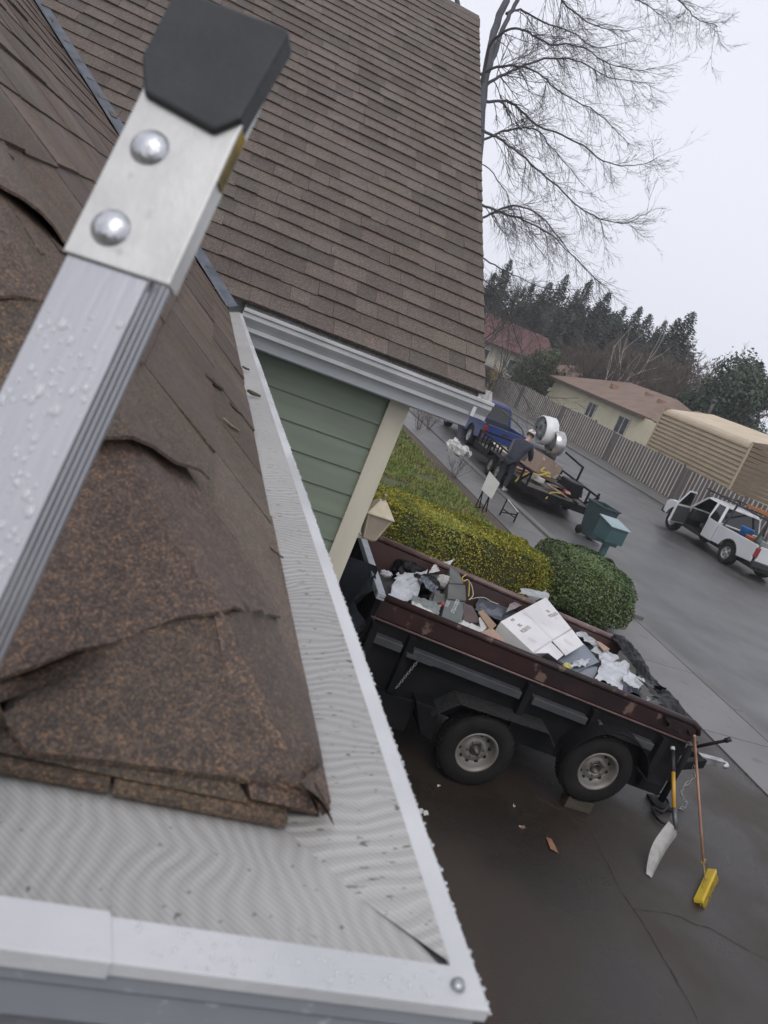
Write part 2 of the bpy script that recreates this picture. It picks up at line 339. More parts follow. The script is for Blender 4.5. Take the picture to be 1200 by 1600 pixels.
# hip caps folded over the hip
Hd = Vector((-.8, .8, .6)).normalized(); NR = Vector((.6, 0, .8)); NF = Vector((0, -.6, .8))
RD = NR.cross(Hd); RD = RD if RD.x > 0 else -RD; FD = NF.cross(Hd); FD = FD if FD.y < 0 else -FD
corner = Vector((.2, .486, EV)); caps = MB(); rn = random.Random(9)
for i in range(1, 17):
    d0 = .010+i*.168; L0 = .31; w_ = .165; lift = .0035+.003*rn.random()+(.009 if i in (2, 4) else 0)
    vs = []; cols = 13; rows = 4
    for j in range(rows+1):
        f = j/rows; dd = d0+(L0*f)
        for k in range(cols):
            t = k/(cols-1)*2-1; D = (RD if t > 0 else FD)*abs(t)*w_*(1-.12*f)
            N_ = NR if t > .12 else NF if t < -.12 else (NR+NF).normalized()
            sag = .022*max(0, .22-abs(t))/.22
            skew = .006*abs(t) if j == 0 else 0
            q = corner+Hd*(dd+skew+rn.uniform(-.002, .002)*(j == 0))+D+N_*(.005+lift*(1-f)**2+.004*math.sin(t*7+i)*(1-f))-Vector((0, 0, sag*.4))
            q.x = min(q.x, .214); q.y = max(q.y, .474)
            vs.append(q)
    n0 = len(vs); vs += [v-Vector((0, 0, .0032)) for v in vs]
    fs = [(j*cols+k, j*cols+k+1, (j+1)*cols+k+1, (j+1)*cols+k) for j in range(rows) for k in range(cols-1)]
    fs += [tuple(n0+q for q in reversed(f)) for f in fs]
    fs += [(k, k+n0, k+1+n0, k+1) for k in range(cols-1)]
    for e in (0, cols-1): fs += [(j*cols+e, (j+1)*cols+e, (j+1)*cols+e+n0, j*cols+e+n0) for j in range(rows)]
    caps.add(vs, fs[:rows*(cols-1)], True); caps.add([vs[q] for f in fs[rows*(cols-1):] for q in f], [tuple(range(4*k_, 4*k_+4)) for k_ in range(len(fs)-rows*(cols-1))])
# the first cap covers the corner: a wide piece bent over the hip, trimmed along both eaves
def edge_pts(pix, N_): return [PL(x, y, corner+N_*.009, N_) for x, y in pix]
fe = edge_pts([(479, 1232), (458, 1230), (400, 1219), (300, 1205), (170, 1188), (42, 1172), (12, 1132), (-2, 1098)], NF)+[corner+Hd*.14+FD*.21+NF*.007, corner+Hd*.22+FD*.12+NF*.003]
re_ = edge_pts([(479, 1232), (470, 1222), (505, 1191), (497, 1150), (481, 1076), (462, 1045), (441, 1002), (428, 950)], NR)+[corner+Hd*.16+RD*.14+NR*.006, corner+Hd*.22+RD*.10+NR*.003]
hipl = [corner+Hd*(-.012+.232*i/9)+(NR+NF).normalized()*(.008-.005*i/9)-Vector((0, 0, .004)) for i in range(10)]
def fanstrip(ed, N_):
    n_ = 8; g_ = []
    for i in range(10):
        h_ = hipl[i]; e_ = ed[i]; g_.append([h_.lerp(e_, k/n_)+N_*(.004*math.sin(math.pi*k/n_)) for k in range(n_+1)])
    return g_
gF, gR = fanstrip(fe, NF), fanstrip(re_, NR)
vs = [p for i in range(10) for p in (gF[i][::-1]+gR[i][1:])]; wdt = 17
caps.add(vs, [(i*wdt+k, i*wdt+k+1, (i+1)*wdt+k+1, (i+1)*wdt+k) for i in range(9) for k in range(wdt-1)], True)
for ed in (fe[1:-1], re_[1:-1]):
    for p, q in zip(ed, ed[1:]): caps.poly(p, q, q-Vector((0, 0, .0045)), p-Vector((0, 0, .0045)))
caps.build('hip_caps', M_sh_near, roof_o, fix=False)
# ridge caps of the gable wing
rcap = MB(); x = -5.0
while x < 1.7:
    q = min(x+.3, 1.79); h = .012
    rcap.hexa([(x, 8.66, 6.268), (q, 8.66, 6.262), (q, 8.8, 6.372), (x, 8.8, 6.378)], [(x, 8.66, 6.268+h), (q, 8.66, 6.262+h), (q, 8.8, 6.372+h), (x, 8.8, 6.378+h)])
    rcap.hexa([(x, 8.8, 6.378), (q, 8.8, 6.372), (q, 8.94, 6.262), (x, 8.94, 6.268)], [(x, 8.8, 6.378+h), (q, 8.8, 6.372+h), (q, 8.94, 6.262+h), (x, 8.94, 6.268+h)]); x += .145*1.0
rcap.build('ridge_caps', M_sh_far, bpy.data.objects['gable_roof'])
# valley flashing: a bent metal strip
M_flash = mat('weathered_flashing', (.12, .135, .16), (.075, .082, .095), rough=.42, metal=.5, scale=14, bump=.1, bscale=40)
vf = MB(); a = Vector((.19, 4.51, EV+.004)); Vd = Vector((-2.4, 2.4, 1.8)).normalized(); b = a+Vd*3.6
RDv = NR.cross(Vd); RDv = RDv if RDv.x > 0 else -RDv; RDv = -RDv; NFr = Vector((0, -.6, .8)); FDv = NFr.cross(Vd); FDv = FDv if FDv.y > 0 else -FDv
prev = None
for i in range(13):
    q = a.lerp(b, i/12); k = [q+RDv*.085+NR*.016, q+RDv*.012+NR*.014, q+Vector((0, 0, .028)), q+FDv*.012+NFr*.014, q+FDv*.07+NFr*.016]
    if prev:
        for j in range(4): vf.poly(prev[j], prev[j+1], k[j+1], k[j])
    prev = k
vf.build('valley_flashing', M_flash, house)
# ---------------------------------------------------------------- gutters with leaf guards
M_white = mat('white_aluminium', (.54, .54, .55), (.41, .415, .425), rough=.30, rough2=.5, rscale=9, scale=5, spec=.6, bump=.08, bscale=120, c3=(.42, .42, .42), c3scale=38, c3lo=.66, c3hi=.78)
def mesh_mat(name, axis, wscale, dist, dots):
    m = mat(name, (.39, .38, .365), (.33, .322, .31), rough=.5, scale=3)
    t = m.node_tree; N = t.nodes; L = t.links.new; b = N['Principled BSDF']; tc = N.new('ShaderNodeTexCoord')
    sx_ = N.new('ShaderNodeSeparateXYZ'); L(tc.outputs['Object'], sx_.inputs[0])
    nn_ = N.new('ShaderNodeTexNoise'); nn_.inputs['Scale'].default_value = 11; nn_.inputs['Detail'].default_value = 1.5; L(tc.outputs['Object'], nn_.inputs['Vector'])
    k1 = N.new('ShaderNodeMath'); k1.operation = 'MULTIPLY'; L(sx_.outputs[0 if axis == 'X' else 1], k1.inputs[0]); k1.inputs[1].default_value = wscale
    k2 = N.new('ShaderNodeMath'); k2.operation = 'MULTIPLY_ADD'; L(nn_.outputs[0], k2.inputs[0]); k2.inputs[1].default_value = dist; L(k1.outputs[0], k2.inputs[2])
    wv = N.new('ShaderNodeMath'); wv.operation = 'PINGPONG'; L(k2.outputs[0], wv.inputs[0]); wv.inputs[1].default_value = 1.0
    w2 = N.new('ShaderNodeTexWave'); w2.bands_direction = 'DIAGONAL'; w2.inputs['Scale'].default_value = 110; L(tc.outputs['Object'], w2.inputs[0])
    base = b.inputs['Base Color'].links[0].from_socket
    mp = N.new('ShaderNodeMapRange'); L(wv.outputs[0], mp.inputs[0]); mp.inputs[3].default_value = .88; mp.inputs[4].default_value = 1.05
    m2 = N.new('ShaderNodeMapRange'); L(w2.outputs[1], m2.inputs[0]); m2.inputs[3].default_value = .86; m2.inputs[4].default_value = 1.08
    mu = N.new('ShaderNodeMath'); mu.operation = 'MULTIPLY'; L(mp.outputs[0], mu.inputs[0]); L(m2.outputs[0], mu.inputs[1])
    h = N.new('ShaderNodeHueSaturation'); L(mu.outputs[0], h.inputs['Value']); L(base, h.inputs['Color'])
    # grit caught in the mesh
    mpn = N.new('ShaderNodeMapping'); mpn.inputs['Scale'].default_value = dots; L(tc.outputs['Object'], mpn.inputs[0])
    vn = N.new('ShaderNodeTexNoise'); vn.inputs['Scale'].default_value = 1; vn.inputs['Detail'].default_value = 2; L(mpn.outputs[0], vn.inputs['Vector'])
    r = N.new('ShaderNodeValToRGB'); r.color_ramp.elements[0].position = .655 if axis == 'Y' else .70; r.color_ramp.elements[1].position = .69 if axis == 'Y' else .735; L(vn.outputs[0], r.inputs[0])
    mm = N.new('ShaderNodeMix'); mm.data_type = 'RGBA'; L(r.outputs[0], mm.inputs[0]); L(h.outputs[0], mm.inputs[6]); mm.inputs[7].default_value = (.10, .095, .085, 1); L(mm.outputs[2], b.inputs['Base Color'])
    bp = N.new('ShaderNodeBump'); bp.inputs['Strength'].default_value = .32; bp.inputs['Distance'].default_value = .004; L(wv.outputs[0], bp.inputs['Height']); L(bp.outputs[0], b.inputs['Normal'])
    return m
XO, YO, LZ = .2815, .3265, 3.152
gut = MB(); prof = [(.004, -.004), (.004, -.022), (.010, -.030), (.010, -.052), (.026, -.074), (.036, -.092), (.036, -.115), (.125, -.115), (.125, -.062)]
def sweep(mb, pr, fs=1.0, ff=1.0, x0=-4.65, y1=4.60):
    A = [(x0, YO+i*ff, LZ+z) for i, z in pr]; B = [(XO-i*fs, YO+i*ff, LZ+z) for i, z in pr]; C_ = [(XO-i*fs, y1, LZ+z) for i, z in pr]; n = len(pr)
    mb.add(A+B+C_, [(i+k*n, (i+1) % n+k*n, (i+1) % n+(k+1)*n, i+(k+1)*n) for k in (0, 1) for i in range(n)]+[tuple(range(n-1, -1, -1)), tuple(2*n+i for i in range(n))])
sweep(gut, prof); M_gface = mat('white_gutter_in_shade', (.27, .285, .315), (.22, .23, .255), rough=.4, scale=6, c3=(.36, .37, .39), c3scale=60)  # white gutter; the shade on its face, turned from the sky, is coloured in
gut_o = gut.build('gutter', M_gface, house)
lip = MB(); sweep(lip, [(0, 0), (0, -.009), (.0035, -.009), (.0035, -.004), (.026, -.003), (.026, .0005)], fs=.70, ff=1.10); lip.build('gutter_lip', M_white, gut_o, bevel=.0008)
# a step where two lengths of lip meet, a folded tab and a screw at the corner
sj = MB(); sj.hexa([(.063, YO-.0015, LZ-.010), (-1.6, YO-.0015, LZ-.010), (-1.6, YO+.021, LZ-.001), (.063, YO+.021, LZ-.001)], [(.063, YO-.0015, LZ+.0015), (-1.6, YO-.0015, LZ+.0015), (-1.6, YO+.030, LZ+.0022), (.058, YO+.030, LZ+.0022)]); sj.build('lip_splice', M_white, gut_o, bevel=.0008)
scw = MB(); scw.lathe([(0, .0035), (.003, .0032), (.0044, .001), (.0046, -.001)], Matrix.Translation((XO-.018, YO+.0135, LZ+.0015)), 12)
scw.build('screw', mat('dull_zinc', (.42, .43, .45), rough=.35, metal=.9), gut_o)
gd = MB(); zf_, zb = LZ-.0015, LZ-.033; nx = 60
gd.add([(-4.6+(4.6+.258)*i/nx, YO+.028, zf_) for i in range(nx+1)]+[(-4.6+(4.6+.16)*i/nx, .56, zb) for i in range(nx+1)], [(i, i+1, nx+2+i, nx+1+i) for i in range(nx)])
gd.build('leaf_guard', mesh_mat('steel_mesh_front', 'X', 150, 8.5, (110, 110, 110)), gut_o)
gd = MB(); gd.add([(XO-.0185, YO+.030+(4.25*i/nx), zf_+.0030) for i in range(nx+1)]+[(.12, .52+(4.0*i/nx), LZ-.034) for i in range(nx+1)], [(i, nx+1+i, nx+2+i, i+1) for i in range(nx)])
gd.build('leaf_guard', mesh_mat('steel_mesh_side', 'Y', 165, 11, (95, 230, 120)), gut_o)
M_drop = mat('rain_drop', (.85, .87, .9), rough=.04, alpha=.42, spec=.9)
dr = MB(); rn = random.Random(21); y = YO
while y < 2.9:
    r = rn.uniform(.0009, .0020); dr.sphere((XO+rn.uniform(-.001, .001), y, LZ-rn.uniform(0, .003)), r, 6); y += r*rn.uniform(1.6, 3.2)
for i in range(260):
    r = rn.uniform(.0006, .0019); x = rn.uniform(-.5, .26); dr.sphere((x, YO+rn.uniform(.002, .026), LZ+.0006), r, 6, (1, 1, .5))
o = dr.build('water_drops', M_drop, gut_o); o['kind'] = 'stuff'
# far gutter and fascia below the gable wing's eave
fg = MB(); FX0, FX1, FY, FZ = .285, 1.868, 4.602, 3.186
fp = [(.0, .0), (.0, -.014), (.008, -.02), (.008, -.045), (.03, -.075), (.042, -.095), (.042, -.118), (.125, -.118), (.125, -.006)]
A = [(FX0, FY+i, FZ+z) for i, z in fp]; B = [(FX1, FY+i, FZ+z) for i, z in fp]; n = len(fp)
fg.add(A+B, [(i, (i+1) % n, (i+1) % n+n, i+n) for i in range(n)]+[tuple(range(n)), tuple(range(2*n-1, n-1, -1))])
fgo = fg.build('gutter', M_white, house)
fl = MB(); fl.bx(FX0, FX1+.003, FY-.003, FY+.024, FZ-.016, FZ+.004); fl.build('gutter_lip', M_white, fgo, bevel=.003)
fgd = MB(); fgd.poly((FX0, FY+.024, FZ+.003), (FX1-.01, FY+.024, FZ+.003), (FX1-.01, FY+.085, FZ+.060), (FX0, FY+.085, FZ+.060)); fgd.build('leaf_guard', mat('gritty_mesh', (.36, .35, .34), (.22, .21, .20), scale=60, rough=.6, c3=(.07, .065, .06), c3scale=120), fgo)
M_trim = mat('white_trim_paint', (.62, .64, .66), (.54, .56, .58), rough=.5, scale=3)
tr = MB(); tr.bx(.0, 1.80, 4.73, 4.752, 2.985, 3.215); tr.build('fascia', M_trim, house, bevel=.003)
tr = MB()
for sgn, y0 in ((1, 4.617), (-1, 12.983)):
    y1 = 8.8; tr.hexa([(1.755, y0, 3.07), (1.778, y0, 3.07), (1.778, y1, 6.208), (1.755, y1, 6.208)], [(1.755, y0, 3.22), (1.778, y0, 3.22), (1.778, y1, 6.358), (1.755, y1, 6.358)])
tr.build('barge_board', M_trim, house)
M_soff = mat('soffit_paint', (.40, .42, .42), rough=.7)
so_ = MB(); so_.bx(.0, 1.755, 4.752, 4.93, 2.975, 2.99); so_.poly((1.44, 4.76, 3.08), (1.755, 4.76, 3.08), (1.755, 8.8, 6.20), (1.44, 8.8, 6.20)); so_.bx(-4.6, .20, .47, .74, 2.985, 3.0); so_.bx(-.02, .17, .74, 4.75, 2.985, 3.0); so_.build('soffit', M_soff, house)
# walls: lap siding
M_sage = mat('sage_siding', (.19, .225, .172), (.158, .188, .145), rough=.6, scale=1.4, stretch=(1, 1, 9), bump=.12, bscale=40, island=.035)
wl = MB()
z = -.02
while z < 2.97:
    z1 = min(z+.165, 2.98); wl.hexa([(-.05, 4.899, z), (1.33, 4.899, z), (1.33, 4.95, z), (-.05, 4.95, z)], [(-.05, 4.912, z1+.01), (1.33, 4.912, z1+.01), (1.33, 4.95, z1+.01), (-.05, 4.95, z1+.01)])
    wl.hexa([(1.40, 4.95, z), (1.447, 4.95, z), (1.447, 12.6, z), (1.40, 12.6, z)], [(1.40, 4.95, z1+.01), (1.434, 4.95, z1+.01), (1.434, 12.6, z1+.01), (1.40, 12.6, z1+.01)])
    wl.hexa([(-.06, .74, z), (.012, .74, z), (.012, 4.9, z), (-.06, 4.9, z)], [(-.06, .74, z1+.01), (-.001, .74, z1+.01), (-.001, 4.9, z1+.01), (-.06, 4.9, z1+.01)])
    wl.hexa([(-4.4, .728, z), (-.06, .728, z), (-.06, .80, z), (-4.4, .80, z)], [(-4.4, .741, z1+.01), (-.06, .741, z1+.01), (-.06, .80, z1+.01), (-4.4, .80, z1+.01)]); z += .165
wl.poly((1.43, 4.93, 2.97), (1.43, 12.67, 2.97), (1.43, 12.67, 3.3), (1.43, 8.8, 6.2), (1.43, 4.93, 3.3))
wl.build('wall', M_sage, house)
cb = MB(); cb.bx(1.325, 1.437, 4.876, 4.897, 0, 2.974); cb.bx(1.437, 1.462, 4.876, 4.985, 0, 2.974)
cb.build('corner_board', mat('cream_trim', (.56, .52, .42), (.50, .465, .375), rough=.55, scale=2, stretch=(6, 6, .6)), house, bevel=.002)
# litter caught on the shingles and in the guards
M_twig = mat('wet_twig', (.05, .038, .028), (.09, .07, .05), scale=40, rough=.7)
M_pale = mat('dry_stalk', (.28, .22, .15), (.18, .14, .1), scale=40, rough=.7)
def onR(y, t, h=.004): return Vector((.2-t, y, EV+.75*t))+NR*(h+.004)
def litter(name, label, pts, r, m, grp=None):
    mb = MB(); mb.tube(pts, [r*k for k in (.7, 1, .9, .5)][:len(pts)], 6); return tag(mb.build(name, m), label, 'twig', grp)
def PR(x, y, h=.003):  # point of the right-hand roof face
    q = PL(x, y, (.2, .5, EV+.005), NR); return q+NR*h
def PM(x, y): return PL(x, y, (0, 0, LZ+.001), Vector((0, 0, 1)))+Vector((0, 0, .003))
litter('twig', 'pale dry twig lying on the shingles beside the leaf guard', [PR(347, 655), PR(357, 665), PR(371, 674)], .0025, M_pale)
litter('twig', 'dark curved twig lying on the shingles above the pale twig', [PR(358, 630), PR(364, 638), PR(375, 648)], .003, M_twig)
litter('twig', 'short thick dark twig farthest up the brown shingles', [PR(320, 587), PR(330, 597), PR(345, 609)], .005, M_twig)
litter('leaf_stem', 'small bent dark leaf piece lying on the leaf guard', [PM(387, 612), PM(392, 615), PM(399, 618), PM(407, 621)], .006, M_twig)
litter('leaf_stem', 'tiny dark leaf scrap on the leaf guard near the inside corner', [PM(379, 574), PM(383, 577), PM(389, 579)], .004, M_twig)
litter('twig', 'dark twig across the leaf guard half way along the side gutter', [PM(418, 856), PM(432, 868), PM(441, 875)], .0015, M_twig)
# ---------------------------------------------------------------- wall lantern
lan = thing('wall_lantern', 'cream coach lantern with pyramid cap on the side wall behind the corner board', 'lantern', (1.595, 5.08, 2.10)); lan.scale = (1.18, 1.18, 1.18)
M_cream = mat('cream_enamel', (.52, .45, .33), (.44, .38, .28), rough=.45, scale=20)
def pyr(mb, h0, a, h1, b): mb.hexa([(-a, -a, h0), (a, -a, h0), (a, a, h0), (-a, a, h0)], [(-b, -b, h1), (b, -b, h1), (b, b, h1), (-b, b, h1)])
mb = MB(); pyr(mb, .075, .086, .082, .086); pyr(mb, .082, .084, .155, .022); mb.build('cap', M_cream, lan, bevel=.002)
mb = MB(); mb.lathe([(0, .20), (.008, .198), (.013, .188), (.008, .178), (.006, .155)], None, 12); mb.build('finial', mat('dull_brass', (.35, .33, .22), rough=.4, metal=.6), lan)
mb = MB(); pyr(mb, -.075, .036, .075, .072); mb.build('glass', mat('frosted_panes', (.40, .34, .27), (.34, .29, .235), rough=.3, scale=12), lan)
mb = MB()
for i in (-1, 1):
    for j in (-1, 1): mb.bar((i*.037, j*.037, -.075), (i*.073, j*.073, .075), .008)
pyr(mb, -.09, .03, -.075, .04); mb.build('frame', M_cream, lan)
mb = MB(); mb.bar((0, 0, -.085), (-.115, 0, -.10), .018); mb.bx(-.128, -.113, -.05, .05, -.17, -.02); mb.build('bracket', M_cream, lan)
# ---------------------------------------------------------------- ladder
top = CAM+ray(301, 141)*.45
ax = Vector((.095, .42, .89)).normalized()
nf = Vector((-.36, -.9, 0)); nf = (nf-ax*nf.dot(ax)).normalized(); sd = ax.cross(nf).normalized()
if sd.x < 0: sd = -sd
LM = Matrix((sd, -nf, ax)).transposed()   # local: x = across the face, y = away from the viewer, z = up the rail
lad = thing('ladder', 'aluminium ladder rail with black rubber tip rising in front of the roof', 'ladder', top-ax*3.55)
lad.rotation_euler = LM.to_euler()
M_alu = mat('brushed_aluminium', (.43, .43, .45), (.33, .335, .355), rough=.25, metal=.9, scale=3, rough2=.42, rscale=12, bump=.05, bscale=200, stretch=(1, 1, .15))
M_plate = mat('matt_aluminium', (.56, .555, .54), (.47, .465, .455), rough=.45, metal=.4, scale=26, c3=(.36, .355, .34), c3scale=60, c3lo=.64, c3hi=.76, bump=.06, bscale=220)
W2 = .0232; D = .030
def rail(x):
    mb = MB(); pr = [(-W2, 0), (W2, 0)]
    for k in range(4): y = .004+k*.0068; pr += [(W2, y), (W2+.0007, y+.0012), (W2+.0007, y+.0040), (W2, y+.0052)]
    pr += [(W2, D), (-W2, D)]
    vs = [(x+a, b, 0) for a, b in pr]+[(x+a, b, 3.565) for a, b in pr]; n = len(pr)
    return mb.add(vs, [(i, (i+1) % n, (i+1) % n+n, i+n) for i in range(n)]+[tuple(range(n-1, -1, -1)), tuple(range(n, 2*n))])
rl = rail(0).build('rail', M_alu, lad); rail(-.42).build('rail', M_alu, lad)
mb = MB()
for k in range(9): mb.tube([(-.42, .015, .25+k*.30), (0, .015, .25+k*.30)], .014, 12)
for k in range(9):
    o = MB().tube([(-.42+W2, .015, .3+k*.305), (-W2, .015, .3+k*.305)], .014, 14).build('rung', M_alu, lad)
mb = MB(); mb.bx(-W2-.0022, W2+.0125, -.0026, -.0004, 3.434, 3.57); mb.bx(W2+.0105, W2+.0125, -.0004, .012, 3.434, 3.57); pl = mb.build('end_plate', M_plate, lad, bevel=.0016)
for k, z in enumerate((3.4545, 3.5065)):
    MB().lathe([(0, .0056), (.004, .0053), (.0080, .0038), (.0106, .0014), (.0110, 0)], Matrix.Translation((-.0065, -.0026, z)) @ Matrix.Rotation(R_(90), 4, 'X'), 24).build('rivet', mat('bright_rivet', (.58, .59, .61), (.44, .45, .47), rough=.30, metal=.9, scale=160, bump=.15, bscale=300), pl)
M_rub = mat('black_rubber', (.012, .013, .016), (.020, .021, .025), rough=.6, scale=30, c3=(.05, .045, .03), c3scale=26, c3lo=.66, c3hi=.74, bump=.1, bscale=150)
pr = [(-W2-.0085, 3.556), (-W2+.002, 3.535), (W2+.001, 3.525), (W2+.0125, 3.537), (W2+.0175, 3.596), (W2+.016, 3.600), (-W2-.006, 3.605), (-W2-.0085, 3.602)]
mb = MB(); mb.prism(pr, -.0075, .0085); mb.build('rubber_tip', M_rub, lad, bevel=.0022)
mb = MB(); mb.bx(W2+.0125, W2+.0133, .0, .009, 3.50, 3.535); mb.build('tape', mat('mossy_yellow_tape', (.25, .17, .02), (.06, .05, .02), scale=60, rough=.8), lad)
dr = MB(); rn = random.Random(5)
for i in range(420):
    r = rn.uniform(.0005, .0024)*(1 if rn.random() < .8 else 1.3); dr.sphere((rn.uniform(-W2+.002, W2-.002), 0, 3.05+.36*rn.random()), r, 8, (1, .45, rn.uniform(.8, 1.6)))
o = dr.build('water_drops', M_drop, lad); o['kind'] = 'stuff'
# ================================================================ dump trailer in the driveway
TA = R_(-4); TO = G(737, 1232); dt = thing('dump_trailer', 'dark dump trailer with rusty red sides, bed slightly raised and full of rubbish', 'dump trailer', (TO.x, TO.y, 0), TA)
TM = Matrix.Translation((TO.x, TO.y, 0)) @ Matrix.Rotation(TA, 4, 'Z')
def tw(x, y, z): return TM @ Vector((x, y, z))
TN = TM.to_3x3() @ Vector((0, 1, 0))
TIi = TM.inverted()
M_rust = mat('rusty_red_paint', (.036, .014, .013), (.013, .009, .010), rough=.55, scale=2.2, spec=.3, rough2=.42, rscale=3, bump=.15, bscale=50, c3=(.13, .085, .07), c3scale=6.5, c3lo=.60, c3hi=.66)
M_rusti = mat('rusty_red_inside', (.085, .036, .032), (.05, .032, .034), rough=.6, scale=1.4, bump=.15, bscale=40, c3=(.05, .03, .028), c3scale=4)
M_dk = mat('black_trailer_paint', (.0045, .005, .0065), (.010, .0095, .0105), rough=.6, rough2=.75, rscale=4, scale=3, spec=.16, bump=.12, bscale=60)
M_ledge = mat('worn_grey_paint', (.055, .057, .062), (.036, .037, .041), rough=.5, scale=6, bump=.15, bscale=50)
M_rail = mat('worn_rail', (.16, .10, .09), (.09, .05, .048), rough=.45, scale=5, c3=(.3, .27, .25), c3scale=12)
L0_, L1_, Y0_, Y1_ = -1.38, 1.86, .20, 1.86
def rt(x): return 1.355-.079*(x+1.38)       # height of the near top rail
BH = .74
def sx(mb, x0, x1, y0, y1, a, b):            # slab parallel to the tilted bed, between depths a..b under the rail
    mb.hexa([(x0, y0, rt(x0)-b), (x1, y0, rt(x1)-b), (x1, y1, rt(x1)-b), (x0, y1, rt(x0)-b)], [(x0, y0, rt(x0)-a), (x1, y0, rt(x1)-a), (x1, y1, rt(x1)-a), (x0, y1, rt(x0)-a)])
b = MB(); sx(b, L0_+.05, L1_, Y0_+.001, Y0_+.028, .03, BH); sx(b, L0_+.05, L1_, Y1_-.028, Y1_-.001, .03, BH); b.build('lower_side', M_dk, dt)
b = MB(); sx(b, L0_+.03, L1_+.02, Y0_-.012, Y0_-.001, .03, .175); b.build('side_panel', M_rust, dt, bevel=.004)
b = MB(); sx(b, L0_+.05, L1_, Y1_-.036, Y1_-.030, .03, BH-.02); sx(b, L0_+.05, L1_, Y0_+.03, Y0_+.035, .03, BH-.02); b.build('inner_lining', M_rusti, dt)
for yy in (Y0_, Y1_):
    b = MB(); b.tube([(L0_, yy, rt(L0_)), (L1_-.04, yy, rt(L1_-.04)), (L1_+.03, yy, rt(L1_)-.03), (L1_+.05, yy, rt(L1_)-.09)], .031, 10); b.build('top_rail', M_rail if yy > 1 else M_rust, dt)
b = MB(); b.tube([(L0_, Y0_-.02, rt(L0_)-.188), (L1_, Y0_-.02, rt(L1_)-.188)], .010, 6); b.build('weld_seam', M_rail, dt)
b = MB()
for x0, x1 in ((-1.30, -1.05), (-.95, .10), (.22, .78), (.9, 1.5)): sx(b, x0, x1, Y0_-.085, Y0_-.002, .30, .37)
b.build('side_ledge', M_ledge, dt, bevel=.006)
for x0 in (-1.36, -1.02, .13, .81, 1.56):
    b = MB(); sx(b, x0, x0+.065, Y0_-.075, Y0_-.002, .215, BH); b.build('stake', M_dk, dt, bevel=.005)
b = MB(); sx(b, L0_, L1_, Y0_, Y1_, BH, BH+.05); b.build('bed_floor', M_dk, dt)
M_greyp = mat('chalky_grey_paint', (.36, .37, .40), (.27, .28, .30), rough=.6, scale=6, c3=(.12, .11, .11), c3scale=16)
b = MB(); sx(b, L0_-.03, L0_+.045, Y0_-.03, Y1_+.03, -.03, .03); b.build('end_rail', M_greyp, dt, bevel=.008)
b = MB(); sx(b, L0_-.015, L0_+.03, Y0_, Y1_, .032, BH); b.build('end_wall', M_dk, dt)
b = MB(); sx(b, L1_-.03, L1_+.01, Y0_, Y1_, .26, BH); b.build('tail_wall', M_dk, dt, bevel=.01)
# chassis
b = MB()
for yy in (.42, 1.62): b.bar((-1.75, yy, .50), (2.05, yy, .46), .10, .15)
for x in (-1.6, -.6, .45, 1.4): b.bar((x, .42, .48), (x, 1.62, .48), .08, .10)
b.bx(-1.25, -.72, .16, .55, .26, .56); b.build('chassis', M_dk, dt, bevel=.01)
b = MB(); b.hexa([(-.62, .06, .33), (-.5, .06, .30), (-.5, .5, .30), (-.62, .5, .33)], [(-.78, .05, .62), (-.55, .05, .60), (-.55, .5, .60), (-.78, .5, .62)]); b.build('side_step', M_dk, dt, bevel=.008)
b = MB(); b.tube([(-1.0, 1.0, .45), (-.5, 1.0, .62)], .06, 12); b.build('hoist', M_dk, dt)
b = MB(); b.bar((0, .3, .36), (0, 1.8, .36), .07); b.bar((1.08, .3, .44), (1.08, 1.8, .44), .07); b.bar((.0, .4, .40), (1.08, .4, .46), .06, .09); b.build('axle', M_dk, dt)
# fenders: a treadplate shelf over the first wheel, a round arch over the second
M_tread = mat('treadplate', (.012, .012, .013), (.035, .034, .033), rough=.55, spec=.3, scale=40, bump=.5, bscale=45)
b = MB(); b.hexa([(-.44, -.02, .735), (.42, -.02, .705), (.42, .24, .705), (-.44, .24, .735)], [(-.44, -.02, .747), (.42, -.02, .717), (.42, .24, .717), (-.44, .24, .747)])
b.hexa([(-.62, -.02, .56), (-.44, -.02, .735), (-.44, .24, .735), (-.62, .24, .56)], [(-.61, -.02, .57), (-.44, -.02, .747), (-.44, .24, .747), (-.61, .24, .57)])
b.hexa([(.42, -.02, .705), (.52, -.02, .60), (.52, .24, .60), (.42, .24, .705)], [(.42, -.02, .717), (.53, -.02, .605), (.53, .24, .605), (.42, .24, .717)]); b.build('fender', M_tread, dt, bevel=.003)
b = MB(); arc = [(1.08+.425*math.cos(a), .46+.425*math.sin(a)) for a in [R_(12+156*i/14) for i in range(15)]]
for (x0, z0), (x1, z1) in zip(arc, arc[1:]): b.hexa([(x0, -.02, z0), (x1, -.02, z1), (x1, .24, z1), (x0, .24, z0)], [(x0, -.02, z0+.012), (x1, -.02, z1+.012), (x1, .24, z1+.012), (x0, .24, z0+.012)])
b.bx(1.49, 1.66, -.02, .24, .52, .535); b.build('fender', M_dk, dt)
